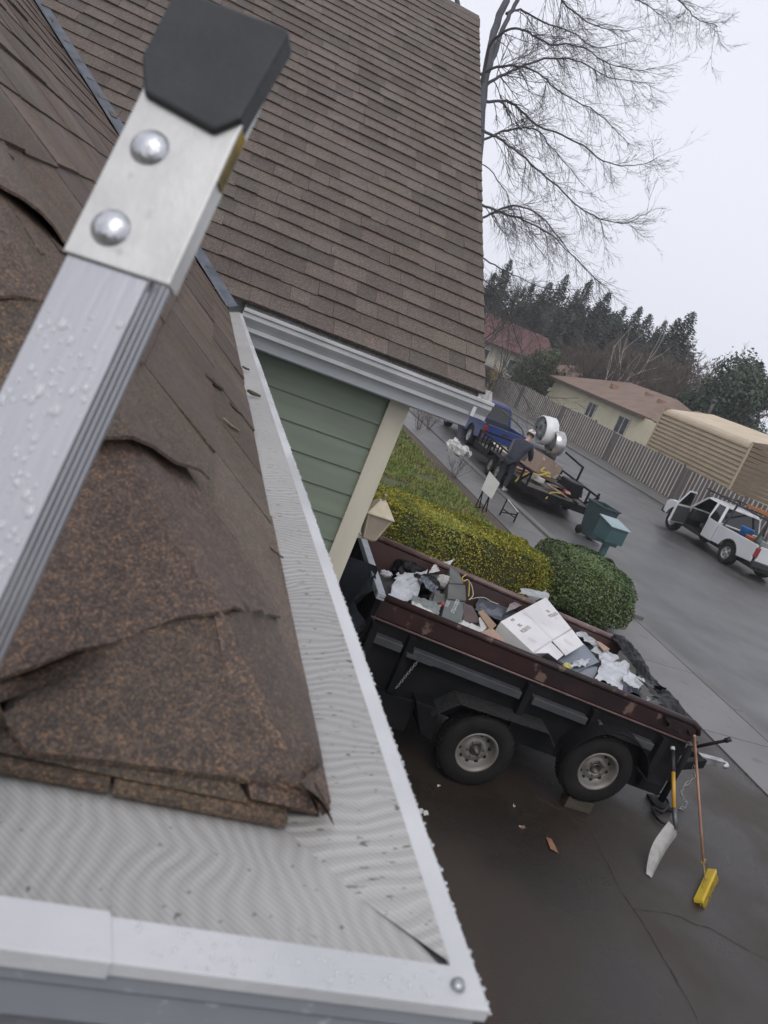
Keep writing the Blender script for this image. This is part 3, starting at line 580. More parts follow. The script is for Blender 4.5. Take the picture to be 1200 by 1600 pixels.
# wheels
M_tyre = mat('tyre_rubber', (.007, .0066, .0062), (.015, .0138, .0125), rough=.8, spec=.2, scale=5, bump=.25, bscale=60)
M_rim = mat('silver_trailer_rim', (.21, .195, .18), (.15, .138, .125), rough=.5, metal=.35, scale=7, c3=(.13, .10, .08), c3scale=14, c3lo=.6)
M_hole = mat('rim_hole', (.006, .006, .006), rough=.9)
def tyre(R, Ri, w_, M):
    mb = MB(); h = w_/2
    mb.lathe([(Ri, -h*.80), (Ri+.02, -h*.98), ((R+Ri)/2, -h*1.05), (R-.03, -h*.96), (R-.008, -h*.8), (R, -h*.55), (R, h*.55), (R-.008, h*.8), (R-.03, h*.96), ((R+Ri)/2, h*1.05), (Ri+.02, h*.98), (Ri, h*.80)], M, 40, True)
    n = 44                                          # tread blocks
    for k in range(n):
        a = 2*math.pi*k/n
        for s_ in (-1, 1):
            c = M @ Vector(((R+.003)*math.cos(a+.03*s_), (R+.003)*math.sin(a+.03*s_), s_*h*.36)); rot = M.to_3x3() @ Matrix.Rotation(a, 3, 'Z')
            mb.box(c, (.012, R*.09, h*.5), rot)
    return mb
def trailer_wheel(parent, x, y, z, R, Ri, w_, cap, ang=0.):
    M = Matrix.Translation((x, y+w_/2, z)) @ Matrix.Rotation(R_(90), 4, 'X') @ Matrix.Rotation(ang, 4, 'Z')   # local +z towards the viewer
    wh = tyre(R, Ri, w_, M).build('wheel', M_tyre, parent)
    h = w_/2
    rm = MB(); rm.lathe([(Ri-.002, h*.72), (Ri+.012, h*.92), (Ri+.004, h*1.0), (Ri-.012, h*.94), (Ri-.022, h*.55), (Ri-.040, h*.20), (Ri-.050, h*.10), (Ri*.62, h*.26), (Ri*.50, h*.42), (Ri*.30, h*.44), (Ri*.29, h*.2), (0, h*.2)], M, 40)
    r_ = rm.build('rim', M_rim, wh)
    for k in range(10):
        hl = MB(); a = 2*math.pi*k/10; q = Matrix.Translation((Ri*.74*math.cos(a), Ri*.74*math.sin(a), 0)); zz = h*.205
        hl.lathe([(0, zz+.004), (.014, zz+.0035), (.0185, zz-.004)], M @ q, 12); hl.build('vent_hole', M_hole, wh)
    hb = MB(); rr = Ri*.27
    if cap: hb.lathe([(rr, h*.3), (rr*.92, h*.62), (rr*.55, h*.72), (rr*.45, h*1.05), (.0, h*1.08)], M, 20)
    else: hb.lathe([(rr, h*.3), (rr*.96, h*.52), (rr*.8, h*.52), (rr*.78, h*.25), (0, h*.24)], M, 20)
    for k in range(6):
        a = 2*math.pi*k/6; hb.lathe([(0, h*.56), (.009, h*.54), (.010, h*.40)], M @ Matrix.Translation((Ri*.40*math.cos(a), Ri*.40*math.sin(a), 0)), 6)
    hb.build('hub', mat('oily_hub', (.10, .085, .07), (.05, .045, .04), rough=.4, metal=.5, scale=30), wh)
    return wh
trailer_wheel(dt, -.10, 0, .336, .336, .182, .20, True, .2)
trailer_wheel(dt, 1.07, .05, .45, .336, .182, .20, False, .5)
trailer_wheel(dt, -.10, 1.62, .336, .336, .182, .20, False); trailer_wheel(dt, 1.07, 1.62, .45, .336, .182, .20, False)
M_wood = mat('weathered_plank', (.06, .048, .034), (.04, .032, .024), rough=.75, scale=3, stretch=(1, 8, 8), bump=.2, bscale=30)
for k, (yy, lab) in enumerate(((.03, 'dark wood block under the rear near wheel of the dump trailer'), (1.62, 'wood block under the rear far wheel of the dump trailer'))):
    for j in range(1):
        b = MB(); b.box((0, 0, 0), (.26, .13, .112), rz(.05*(j-1))); o = b.build('wood_block', M_wood, None, bevel=.004); o.location = tw(1.09, yy+.125, .058); o.rotation_euler = (0, 0, TA)
        tag(o, lab, 'wood block', 'wood blocks under the trailer wheels')
# tongue, coupler, jack
b = MB(); b.bar((1.9, .55, .40), (2.75, .93, .42), .07, .10); b.bar((1.9, 1.5, .40), (2.75, .99, .42), .07, .10); b.bar((1.9, .5, .40), (1.9, 1.5, .40), .07); b.build('tongue', M_dk, dt, bevel=.006)
b = MB(); b.bar((2.70, .96, .45), (3.0, .96, .46), .075, .07); b.sphere((3.02, .96, .45), .05, 12, (1.2, 1, .8)); b.build('coupler', mat('scuffed_chrome', (.55, .55, .56), (.25, .25, .26), rough=.3, metal=.8, scale=12), dt)
b = MB(); b.tube([(2.25, .6, .05), (2.25, .6, .70)], .032, 12); b.tube([(2.25, .6, .68), (2.36, .52, .82), (2.44, .46, .92)], .016, 8); b.bx(2.15, 2.35, .5, .7, .004, .03); b.build('jack', M_dk, dt)
b = MB(); b.tube([(2.44, .46, .92), (2.47, .44, .965)], .024, 8); b.build('jack_grip', M_rub, dt)
M_chain = mat('galvanised_chain', (.38, .38, .38), (.24, .23, .22), rough=.4, metal=.7, scale=40)
def chain(mb, pts, r=.010):
    pts = [Vector(p) for p in pts]
    for i, (a, c) in enumerate(zip(pts, pts[1:])):
        d = (c-a).normalized(); u = d.orthogonal().normalized(); v = d.cross(u); s_ = u if i % 2 else v; m_ = (a+c)/2; L_ = (c-a).length*.68
        mb.tube([m_+d*math.cos(k*math.pi/4)*L_+s_*math.sin(k*math.pi/4)*r for k in range(9)], r*.28, 5, False)
b = MB(); q = TIi @ PL(655, 1030, tw(0, .10, 0), TN); chain(b, [q+Vector((-.006*k, 0, -.022*k)) for k in range(15)]); b.build('chain', M_chain, dt)
b = MB(); sx(b, q.x-.12, q.x+.12, q.y-.02, Y0_, rt(q.x)-q.z-.01, rt(q.x)-q.z+.012); b.build('chain_hook', M_ledge, dt)
b = MB(); chain(b, [(2.55+.05*math.sin(k*.7), .80-.012*k, .40-.42*math.sin(min(k/14, 1)*1.4)+.02) for k in range(16)], .014); b.build('safety_chain', M_chain, dt)
# ---------------------------------------------------------------- what lies in the bed
NB = (TM.to_3x3() @ Vector((.079, 0, 1))).normalized()
def BP(x, y, h): return PL(x, y, tw(0, Y0_, rt(0)-h), NB)         # point of the load, h below the rails
M_black = mat('black_plastic', (.004, .004, .005), (.008, .008, .010), rough=.5, scale=6, spec=.22, bump=.4, bscale=14)
M_blueg = mat('dull_blue_grey_plastic', (.10, .115, .14), (.07, .08, .10), rough=.28, scale=2, bump=.3, bscale=10)
M_wplas = mat('white_plastic_sheet', (.50, .51, .53), (.33, .34, .36), rough=.4, scale=5)
M_wpap = mat('white_paper', (.52, .51, .50), (.38, .37, .36), rough=.7, scale=6)
M_card = mat('brown_cardboard', (.30, .19, .12), (.24, .155, .10), rough=.8, scale=4, stretch=(1, 1, 4))
M_pcard = mat('pinkish_cardboard', (.36, .235, .175), (.28, .18, .135), rough=.8, scale=4)
M_gcard = mat('grey_board', (.115, .115, .11), (.085, .085, .082), rough=.8, scale=5)
M_brn = mat('brown_panel', (.085, .05, .045), (.06, .036, .033), rough=.6, scale=4)
def fan(name, label, cat, quad, m, th=.012, bevel=0, grp=None):
    """a panel, box or sheet given by the corners of its top face"""
    q = [Vector(p) for p in quad]; n_ = (q[1]-q[0]).cross(q[-1]-q[0]).normalized()
    if n_.z < 0: q = q[::-1]; n_ = -n_
    k = len(q); mb = MB(); mb.add(q+[p-n_*th for p in q], [tuple(range(k)), tuple(range(2*k-1, k-1, -1))]+[(i, i+k, (i+1) % k+k, (i+1) % k) for i in range(k)])
    return tag(mb.build(name, m, None, bevel=bevel), label, cat, grp)
# bed-filling underlay of torn roofing and sacks
b = MB(); rn = random.Random(31); nx, ny = 46, 22; vs = []
for j in range(ny+1):
    for i in range(nx+1):
        x = L0_+.06+(L1_-L0_-.1)*i/nx; y = Y0_+.04+(Y1_-Y0_-.08)*j/ny
        h = .33+.06*max(0, (x-1.0))+.07*noise.noise(Vector((x*2.2, y*2.2, 3)))+.04*noise.noise(Vector((x*7, y*7, 1)))+rn.uniform(-.012, .012)
        vs.append(tw(x, y, rt(x)-h))
b.add(vs, [(j*(nx+1)+i, j*(nx+1)+i+1, (j+1)*(nx+1)+i+1, (j+1)*(nx+1)+i) for j in range(ny) for i in range(nx)])
struct(b, 'mixed_rubbish', mat('mixed_rubbish', (.035, .035, .04), (.085, .08, .078), rough=.7, scale=6, bump=.6, bscale=25, c3=(.16, .15, .145), c3scale=9, c3lo=.66, c3hi=.7), kind='stuff')
def heap(name, label, cat, x, y, h, sz, m, seed, sq=(1, .8, .6), n=18, amp=.28):
    c = BP(x, y, h); mb = MB(); vs = []; r = random.Random(seed)
    for i in range(n//2+1):
        for k in range(n):
            a = math.pi*i/(n//2); bb = 2*math.pi*k/n; d = Vector((math.sin(a)*math.cos(bb), math.sin(a)*math.sin(bb), math.cos(a)))
            q = 1+amp*noise.noise(d*2+Vector((seed*2, 0, 0)))+amp*.8*noise.noise(d*5+Vector((0, seed*2, 0)))+r.uniform(-.05, .05)*amp*3
            vs.append(c+TM.to_3x3() @ Vector((d.x*sq[0], d.y*sq[1], d.z*sq[2]))*sz*q)
    mb.add(vs, [(i*n+k, i*n+(k+1) % n, (i+1)*n+(k+1) % n, (i+1)*n+k) for i in range(n//2) for k in range(n)])
    return tag(mb.build(name, m), label, cat)
def sheet(name, label, cat, p0, p1, p2, m, seed, amp=.05, nx=12, ny=9, ragged=.12):
    P0, P1, P2 = p0, p1, p2; X = P1-P0; Y = P2-P0; amp *= .62; ragged *= .8
    return tag(crumple(P0+X/2+Y/2, X, Y, nx, ny, amp, seed, ragged).build(name, m), label, cat)
def W_(x, y, h): return BP(x, y, h)
sheet('plastic_sheet', 'big white plastic sheet with a pointed top beside the grey end rail', 'sheet', W_(604, 936, .13), W_(652, 936, .13), W_(622, 893, .10), M_wplas, 3, .09, 10, 9, .25)
heap('plastic_bag', 'small white bag peeking out right beside the grey end rail', 'bag', 603, 897, .14, .06, M_wplas, 5)
sheet('paper_strip', 'thin white strip lying against the far red wall near the end rail', 'paper', W_(600, 884, .25), W_(620, 885, .25), W_(601, 881, .25), M_wpap, 8, .01, 5, 2)
heap('bin_bag', 'shiny black rubbish bag behind the white plastic sheet', 'bag', 640, 893, .18, .19, M_black, 12, (1, .8, .55))
heap('bin_bag', 'shiny black rubbish bag in the middle between white plastic and grey boxes', 'bag', 663, 912, .16, .16, M_black, 14, (1, .7, .6))
sheet('plastic_film', 'glinting blue grey film across the black rubbish bags', 'sheet', W_(652, 906, .08), W_(676, 925, .08), W_(662, 898, .06), M_blueg, 17, .05)
sheet('paper_bag', 'crumpled white paper bag highest against the far red wall', 'bag', W_(668, 897, .05), W_(702, 887, .05), W_(676, 884, .03), M_wpap, 19, .05, 9, 6, .2)
heap('paper_bag', 'rounded white paper bag just below the crumpled one, beside the grey box', 'bag', 692, 909, .09, .095, M_wpap, 23, (.8, .8, .8), 14, .2)
fan('board', 'olive grey board leaning behind the rounded white paper bag', 'board', [W_(666, 901, .10), W_(684, 891, .10), W_(685, 918, .12), W_(672, 922, .12)], M_gcard)
fan('cardboard_box', 'tall olive grey cardboard box with an arched top flap', 'box', [W_(703, 884, -.02), W_(714, 887, -.02), W_(724, 912, .04), W_(702, 911, .04)], M_gcard, .05)
fan('cardboard_box', 'dark grey box below the arched flap, unmarked top', 'box', [W_(701, 912, .05), W_(727, 914, .05), W_(729, 938, .08), W_(699, 935, .08)], M_gcard, .22, .006)
fan('board', 'olive grey board lying between black bag and lettered box', 'board', [W_(676, 922, .14), W_(688, 917, .14), W_(687, 948, .16), W_(668, 944, .16)], M_gcard)
lb = [W_(697, 936, .07), W_(728, 942, .07), W_(720, 976, .085), W_(690, 963, .085)]
fan('cardboard_box', 'grey green box with white printing on its lid beside the near rail', 'box', lb, mat('grey_green_box', (.10, .115, .11), (.08, .09, .088), rough=.6, scale=6), .2, .006)
bo = [o for o in bpy.data.objects if o.get('label', '').startswith('grey green box')][0]
nlb = (lb[1]-lb[0]).cross(lb[3]-lb[0]).normalized(); nlb = nlb if nlb.z > 0 else -nlb
M_print = mat('white_print', (.6, .6, .6), rough=.6)
def print_row(mb, a, c, hgt, seed):          # a row of worn letters too small to read
    r = random.Random(seed); d = (c-a); L_ = d.length; d.normalize(); s_ = nlb.cross(d); q = 0
    while q < L_:
        w_ = r.uniform(.012, .022); p = a+d*q+nlb*.002
        mb.poly(p, p+d*w_*.4, p+d*w_*.4+s_*hgt, p+s_*hgt)
        if r.random() < .8: mb.poly(p+d*w_*.4, p+d*w_, p+d*w_+s_*hgt*.28, p+d*w_*.4+s_*hgt*.28)
        if r.random() < .6: mb.poly(p+d*w_*.4+s_*hgt*.7, p+d*w_+s_*hgt*.7, p+d*w_+s_*hgt, p+d*w_*.4+s_*hgt)
        q += w_+.008
mb = MB(); print_row(mb, PL(709, 959, lb[0], nlb), PL(718, 939, lb[0], nlb), .035, 3); print_row(mb, PL(699, 949, lb[0], nlb), PL(703, 941, lb[0], nlb), .03, 6); mb.build('print', M_print, bo)
fan('felt_scrap', 'charcoal roofing felt scrap flat on the load beside the lettered box', 'felt scrap', [W_(680, 925, .12), W_(700, 930, .12), W_(694, 945, .13), W_(676, 940, .13)], M_gcard, .01)
heap('red_can', 'small red tin between grey boards and lettered box', 'tin', 690, 945, .10, .03, mat('red_tin', (.30, .06, .06), rough=.4), 27, (1, 1, 1.2), 10, .05)
sheet('plastic_sheet', 'grey green plastic sheet spread along the near rail below the white sheet', 'sheet', W_(640, 950, .10), W_(684, 968, .10), W_(646, 930, .10), mat('grey_green_film', (.16, .18, .17), (.11, .12, .115), rough=.3, scale=5), 29, .05)
sheet('paper_strip', 'long crumpled white paper along the near rail', 'paper', W_(643, 944, .05), W_(676, 962, .05), W_(646, 939, .05), M_wpap, 33, .03, 10, 3)
fan('panel', 'dark brown panel standing between lettered box and tan cardboard', 'panel', [W_(724, 942, .06), W_(738, 947, .04), W_(752, 973, .06), W_(724, 972, .10)], M_brn, .02)
sheet('torn_paper', 'torn white paper with ragged edge at the near rail below the brown panel', 'paper', W_(716, 976, .05), W_(750, 990, .05), W_(724, 968, .06), M_wpap, 35, .03, 9, 5, .3)
fan('cardboard_strip', 'long tan cardboard strip lying aslant beside the blue grey sheet', 'cardboard', [W_(747, 956, .03), W_(755, 953, .03), W_(776, 977, .03), W_(766, 984, .03)], M_card, .012)
fan('cardboard_flap', 'pinkish cardboard flap at the near rail beside the white carton', 'cardboard', [W_(752, 988, .04), W_(768, 980, .03), W_(790, 1001, .05), W_(783, 1006, .05)], M_pcard, .012)
fan('board', 'narrow white edged board between brown panel and tan strip', 'board', [W_(748, 966, .045), W_(752, 962, .04), W_(764, 978, .045), W_(752, 988, .05)], M_wpap, .015)
sheet('plastic_sheet', 'large blue grey plastic sheet spread behind the white carton', 'sheet', W_(742, 955, .16), W_(812, 985, .16), W_(752, 918, .16), M_blueg, 37, .07, 14, 10)
sheet('plastic_film', 'creased pale film folded behind the upper edge of the white carton', 'sheet', W_(790, 957, .06), W_(850, 932, .05), W_(796, 944, .05), mat('pinkish_film', (.24, .20, .20), (.17, .15, .155), rough=.4, scale=6), 39, .03, 9, 4)
def rope(name, label, pts, r, m, cat='rope'):
    mb = MB(); pp = [Vector(p) for p in pts]; out = []
    for i in range(len(pp)-1):
        p0, p1, p2, p3 = pp[max(i-1, 0)], pp[i], pp[i+1], pp[min(i+2, len(pp)-1)]
        for k in range(6):
            t = k/6; out.append(.5*((2*p1)+(p2-p0)*t+(2*p0-5*p1+4*p2-p3)*t*t+(3*p1-p0-3*p2+p3)*t**3))
    out.append(pp[-1]); mb.tube(out, r, 6); return tag(mb.build(name, m), label, cat)
M_yel = mat('yellow_strap', (.42, .31, .06), (.30, .22, .05), rough=.7, scale=30)
M_string = mat('pale_cord', (.50, .46, .36), rough=.7)
rope('cord', 'yellowish looped cord hanging at the far rail above the brown panel', [W_(728, 898, -.08), W_(722, 903, -.06), W_(724, 908, -.04), W_(731, 906, -.05), W_(733, 915, 0), W_(732, 932, .05)], .007, M_yel)
rope('cord', 'pale cord drooping beside the yellowish loop', [W_(731, 906, -.04), W_(737, 915, 0), W_(739, 930, .04), W_(733, 937, .05)], .005, M_string)
rope('cord', 'pale frayed cord lying on the blue grey sheet', [W_(732, 937, .06), W_(745, 934, .08), W_(757, 934, .08), W_(768, 940, .08), W_(779, 944, .08)], .004, M_string)
# the big white carton, lying open on its side
ca = [W_(782, 971, -.03), W_(853, 933, -.10), W_(912, 1006, -.03), W_(833, 1018, .03)]
A_, B_, C2, D_ = ca[0], ca[1], W_(908, 1003, -.05), W_(834, 1020, .0)
M_carton = mat('white_carton', (.66, .645, .645), (.56, .545, .55), rough=.75, scale=2.5, c3=(.5, .48, .47), c3scale=6)
cart = thing('carton', 'big white printed cardboard carton lying on top of the load', 'box', (A_+C2)/2-Vector((0, 0, .15)))
T0 = Vector(cart.location)
E1 = W_(890, 985, -.05); E2 = D_
top_q = [A_, B_, PL(893, 982, A_, (B_-A_).cross(D_-A_)), D_]
nn = (top_q[1]-top_q[0]).cross(top_q[3]-top_q[0]).normalized(); nn = nn if nn.z > 0 else -nn
mb = MB(); mb.add([p-T0 for p in top_q]+[p-nn*.19-T0 for p in top_q], [(0, 1, 2, 3), (7, 6, 5, 4), (0, 4, 5, 1), (3, 2, 6, 7), (0, 3, 7, 4), (1, 5, 6, 2)]); mb.build('body', M_carton, cart, bevel=.004)
def on(x, y, h=.0): return PL(x, y, A_+nn*h, nn)
def flap(pts, name='flap'):
    q = [on(*p)-T0 for p in pts]; k = len(q); mb = MB(); mb.add(q+[p-nn*.006 for p in q], [tuple(range(k)), tuple(range(2*k-1, k-1, -1))]+[(i, i+k, (i+1) % k+k, (i+1) % k) for i in range(k)]); mb.build(name, M_carton, cart)
flap([(893.8, 983, .001), (912, 1007, -.02), (884, 1024, -.02), (863.5, 1001.5, .001)]); flap([(861, 1003, .001), (881, 1023, -.03), (871, 1031, -.03), (857, 1020, -.015), (834.5, 1020.5, .001)])
M_ink = mat('faded_red_grey_ink', (.30, .24, .24), (.42, .37, .36), rough=.8, scale=60)
def label_text(txt, px, py, qx, qy, hgt, up=0.):
    a, c = on(px, py, .002), on(qx, qy, .002); d = (c-a).normalized(); s_ = nn.cross(d); o_ = (a+c)/2-T0+s_*up
    M = Matrix.Translation(o_) @ Matrix((d, s_, nn)).transposed().to_4x4()
    text_mesh(txt, hgt, M_ink, cart, M)
label_text('MOKATO', 812, 990, 831, 977, .062); label_text('BIG', 812, 990, 831, 977, .05, .065)
label_text('MOKATO', 852, 966, 877, 956, .062); label_text('BIG', 852, 966, 877, 956, .05, .065)
label_text('MOK', 797, 972, 806, 965, .04)
mb = MB()
for p, q in (((817, 953), (865, 1001)), ((834, 1018), (893, 981))):
    a, c = on(*p, .0012)-T0, on(*q, .0012)-T0; s_ = nn.cross((c-a).normalized())*.0022; mb.poly(a-s_, c-s_, c+s_, a+s_)
mb.build('fold_line', mat('carton_crease', (.45, .43, .43), rough=.8), cart)
# right of the carton
fan('plastic_tray', 'flat blue grey plastic tray beside the open end of the white carton', 'tray', [W_(873, 1030, .07), W_(912, 1005, .05), W_(937, 1034, .07), W_(900, 1050, .10)], mat('blue_grey_lid', (.14, .165, .20), (.11, .13, .16), rough=.45, scale=5), .03, .006)
fan('crate', 'dark blue grey plastic crate under the flat tray at the near rail', 'crate', [W_(876, 1033, .10), W_(934, 1042, .10), W_(930, 1062, .10), W_(906, 1058, .10)], M_blueg, .12)
sheet('plastic_film', 'torn white film scraps on the blue grey crate', 'sheet', W_(893, 1042, .06), W_(916, 1040, .06), W_(898, 1032, .06), M_wplas, 43, .04, 8, 5, .45)
heap('yellow_rag', 'small pale yellow rag by the near rail', 'rag', 886, 1041, .06, .045, mat('pale_yellow_cloth', (.55, .52, .16), (.4, .38, .12), rough=.8), 45, (1, .7, .7), 12)
sheet('plastic_sheet', 'large white plastic sheet slumped against the near rail right of the crate', 'sheet', W_(928, 1062, .04), W_(972, 1078, .05), W_(944, 1024, .06), M_wplas, 47, .07, 11, 9, .2)
sheet('plastic_sheet', 'crumpled white plastic trailing up toward the far rail beside the carton', 'sheet', W_(900, 990, .06), W_(936, 1018, .08), W_(912, 986, .06), M_wplas, 49, .06, 12, 5, .3)
sheet('plastic_sheet', 'ragged white plastic joining the trailing and the slumped sheets', 'sheet', W_(922, 1016, .06), W_(950, 1040, .07), W_(940, 1008, .06), M_wplas, 53, .06, 9, 7, .35)
fan('torn_cardboard', 'small torn tan cardboard on the white plastic near the far rail', 'cardboard', [W_(930, 1001, .02), W_(938, 1003, .02), W_(953, 1014, .02), W_(944, 1017, .02)], M_pcard, .01)
sheet('plastic_film', 'bright creased clear film standing at the tail end of the bed', 'sheet', W_(972, 1062, .02), W_(1000, 1078, .04), W_(980, 1048, 0), M_wplas, 55, .05, 8, 4, .5)
sheet('plastic_film', 'thin glinting film strip along the near rail at the tail end', 'sheet', W_(1010, 1094, .04), W_(1040, 1090, .04), W_(1012, 1086, .04), M_wplas, 57, .03, 8, 3, .5)
def bedsheet(name, label, cat, x0, x1, y0, y1, fz, m, seed, amp=.03, nx=16, ny=10, rag=.02):
    r = random.Random(seed); mb = MB(); vs = []
    for j in range(ny+1):
        for i in range(nx+1):
            u, v = i/nx, j/ny; x = x0+(x1-x0)*u; y = y0+(y1-y0)*v; q = Vector((x*3+seed, y*3, seed))
            e = rag if i in (0, nx) or j in (0, ny) else .006
            vs.append(tw(x+r.uniform(-e, e), y+r.uniform(-e, e), fz(x, y)+amp*noise.noise(q)+amp*.6*noise.noise(q*2.7)+r.uniform(-.15, .15)*amp))
    mb.add(vs, [(j*(nx+1)+i, j*(nx+1)+i+1, (j+1)*(nx+1)+i+1, (j+1)*(nx+1)+i) for j in range(ny) for i in range(nx)])
    return tag(mb.build(name, m), label, cat)
bedsheet('plastic_sheet', 'dark blue grey plastic covering the tail end of the load', 'sheet', 1.0, 1.80, .95, 1.80, lambda x, y: rt(x)-.20+.12*max(0, y-1.5), M_blueg, 59, .05)
bedsheet('plastic_sheet', 'black plastic draped out over the tail board of the dump trailer', 'sheet', 1.70, 2.10, 1.0, 1.88, lambda x, y: rt(1.8)-.02+.10*max(0, y-1.3)-max(0, x-1.86)**2*2.6, M_black, 61, .07, 16, 16, .04)
bedsheet('plastic_sheet', 'black plastic bunched over the near corner of the tail end', 'sheet', 1.50, 1.98, .16, .72, lambda x, y: rt(x)+.0-max(0, x-1.84)*1.2-max(0, .24-y)*1.0, M_black, 63, .07, 12, 12, .05)
sheet('plastic_sheet', 'grey crinkled film flap folded over the far rail behind the carton', 'sheet', W_(812, 928, -.02), W_(856, 936, -.02), W_(815, 918, -.04), mat('grey_film', (.30, .31, .32), (.2, .21, .22), rough=.35), 65, .03, 10, 4, .2)
# black tarpaulin heap between trailer and house
b = MB(); vs = []; nx, ny = 26, 22; rn = random.Random(71)
for j in range(ny+1):
    for i in range(nx+1):
        u, v = i/nx, j/ny; y = -.05+2.0*u; q = 1.30*(1-v)**.75*(1-.25*math.cos(u*9)*.4)+.01; x = -1.46-.10*math.sin(u*17)-.46*v-.09*noise.noise(Vector((u*5, v*4, 7)))
        vs.append(tw(x+.04*math.sin(u*40+v*6), y, max(.012, q+.05*noise.noise(Vector((u*6, v*6, 2))))))
b.add(vs, [(j*(nx+1)+i, j*(nx+1)+i+1, (j+1)*(nx+1)+i+1, (j+1)*(nx+1)+i) for j in range(ny) for i in range(nx)])
tag(b.build('tarpaulin', mat('blue_black_tarpaulin', (.012, .014, .022), (.022, .025, .036), rough=.35, scale=5, bump=.5, bscale=12)), 'blue black tarpaulin heaped over the trailer end beside the house corner', 'tarpaulin')
fan('cardboard_flap', 'pale torn cardboard sticking out of the blue black tarpaulin', 'cardboard', [tw(-1.50, .30, 1.00), tw(-1.55, .42, 1.0), tw(-1.62, .38, .70), tw(-1.56, .20, .66)], M_pcard, .01)
# ---------------------------------------------------------------- tools leaning on the trailer, litter on the driveway
sh = thing('shovel', 'shovel with yellow handle and white blade leaning on the dump trailer', 'shovel', G(1018, 1372))
S0 = Vector(sh.location); p1 = G(1056, 1296, .30); p2 = G(1053, 1262, .44); p3 = G(1052, 1206, .67); p4 = G(1051, 1172, .80)
b = MB(); d = (p1-S0); s_ = d.cross(Vector((.3, 1, .2))).normalized(); n_ = s_.cross(d).normalized(); rows = []
for i in range(9):
    f = i/8; w_ = .055*math.sin(min(1, .12+f*1.15)*math.pi*.62)**.7*1.5+.012; c = S0+d*f+n_*(.035*math.sin(f*math.pi))
    rows.append([c+s_*w_*t+n_*(.03*t*t) for t in (-1, -.5, 0, .5, 1)])
vs = [p-S0 for r in rows for p in r]; n0 = len(vs); vs += [p+n_*.004 for p in vs]
fs = [(i*5+k, i*5+k+1, i*5+k+6, i*5+k+5) for i in range(8) for k in range(4)]; b.add(vs, fs+[tuple(q+n0 for q in reversed(f)) for f in fs], True)
b.build('blade', mat('pale_scoured_steel', (.36, .35, .33), (.26, .25, .235), rough=.45, metal=.35, scale=14), sh)
b = MB(); b.tube([p1-S0, p2-S0], [.019, .021], 12); b.build('socket', mat('grey_socket', (.12, .125, .13), rough=.4, metal=.5), sh)
b = MB(); b.tube([p2-S0, p3-S0], .0175, 12); b.build('handle', mat('yellow_fibreglass', (.48, .27, .02), (.42, .22, .02), rough=.4, scale=9), sh)
b = MB(); b.tube([p3-S0, p4-S0], .019, 12); b.build('grip', M_rub, sh)
b = MB(); e = (p4-p3).normalized(); b.tube([p4-S0, p4+e*.03-S0], .021, 12); b.build('end_cap', M_wpap, sh)
br = thing('broom', 'push broom with brown wooden handle and yellow head beside the shovel', 'broom', G(1100, 1386)); B0 = Vector(br.location)
h1 = G(1099, 1346, .20); h2 = G(1085, 1152, .99)
b = MB(); b.tube([h1-B0, h1.lerp(h2, .5)-B0, h2-B0], [.011, .0125, .0125], 10); b.build('handle', mat('worn_wood_handle', (.20, .085, .05), (.30, .16, .10), rough=.45, scale=3, stretch=(4, 4, .5)), br)
b = MB(); b.tube([h2-B0, h2+(h2-h1).normalized()*.02-B0], .0135, 10); b.build('tip', M_pcard, br)
a, c = G(1113, 1360, .05), G(1091, 1408, .03); d = (c-a).normalized(); up = Vector((-.5, .3, .8)); s_ = d.cross(up).normalized(); up = s_.cross(d); up = up if up.z > 0 else -up
b = MB(); mid = (a+c)/2-B0; RM = Matrix((d, s_, up)).transposed(); b.box(mid, ((c-a).length, .075, .035), RM); b.build('head', mat('yellow_broom_head', (.52, .37, .015), (.46, .30, .012), rough=.5, scale=6), br, bevel=.006)
b = MB(); rn = random.Random(77)
for i in range(420):
    u = rn.uniform(-.5, .5)*(c-a).length; v = rn.uniform(-.034, .034); p = mid+d*u+s_*v-up*.014; q = p-up*rn.uniform(.05, .065)+d*rn.uniform(-.012, .012)+s_*v*.35; b.bar(p, q, .003)
b.build('bristles', mat('yellow_bristles', (.42, .30, .02), (.30, .21, .02), rough=.7, scale=20), br)
b = MB(); b.tube([h1-B0, h1.lerp(a, .5)+Vector((-.02, .0, .02))-B0, mid+d*.1+up*.02], .004, 6); b.tube([h1-B0, h1.lerp(c, .5)+Vector((.03, .0, .03))-B0, mid-d*.08+up*.02], .004, 6); b.tube([h1+Vector((.01, 0, .02))-B0, h1+Vector((0, .015, 0))-B0, h1+Vector((-.012, 0, -.02))-B0], .009, 6); b.build('brace', M_yel, br)
rope('cable', 'black coiled cable lying on the driveway behind the shovel', [G(1018, 1248, .02), G(1030, 1240, .03), G(1045, 1255, .02), G(1035, 1268, .02), G(1020, 1262, .03), G(1028, 1280, .02), G(1045, 1290, .02)], .014, M_black, 'cable')
def scrap(x, y, s, m, seed, label, cat='litter'):
    p = G(x, y, .012); return tag(crumple(p, Vector((s, 0, .004)), Vector((0, s*.7, 0)), 5, 4, .02, seed, .5).build('paper_scrap', m), label, cat)
scrap(661, 1268, .085, M_wpap, 81, 'crumpled white paper scrap on the driveway left of the front wheel'); scrap(686, 1227, .028, M_wpap, 83, 'tiny white scrap touching the shadow of the front trailer wheel')
scrap(803, 1259, .022, M_wpap, 84, 'tiny white speck on the driveway right of the front trailer wheel'); scrap(816, 1292, .05, M_pcard, 85, 'pinkish paper scrap on the driveway below the two wheels')
fan('fallen_leaf', 'brown fallen leaf on the driveway below the pinkish scrap', 'leaf', [G(853, 1307, .012), G(862, 1311, .02), G(873, 1333, .012), G(860, 1326, .016)], mat('brown_leaf', (.22, .11, .06), rough=.7), .002)
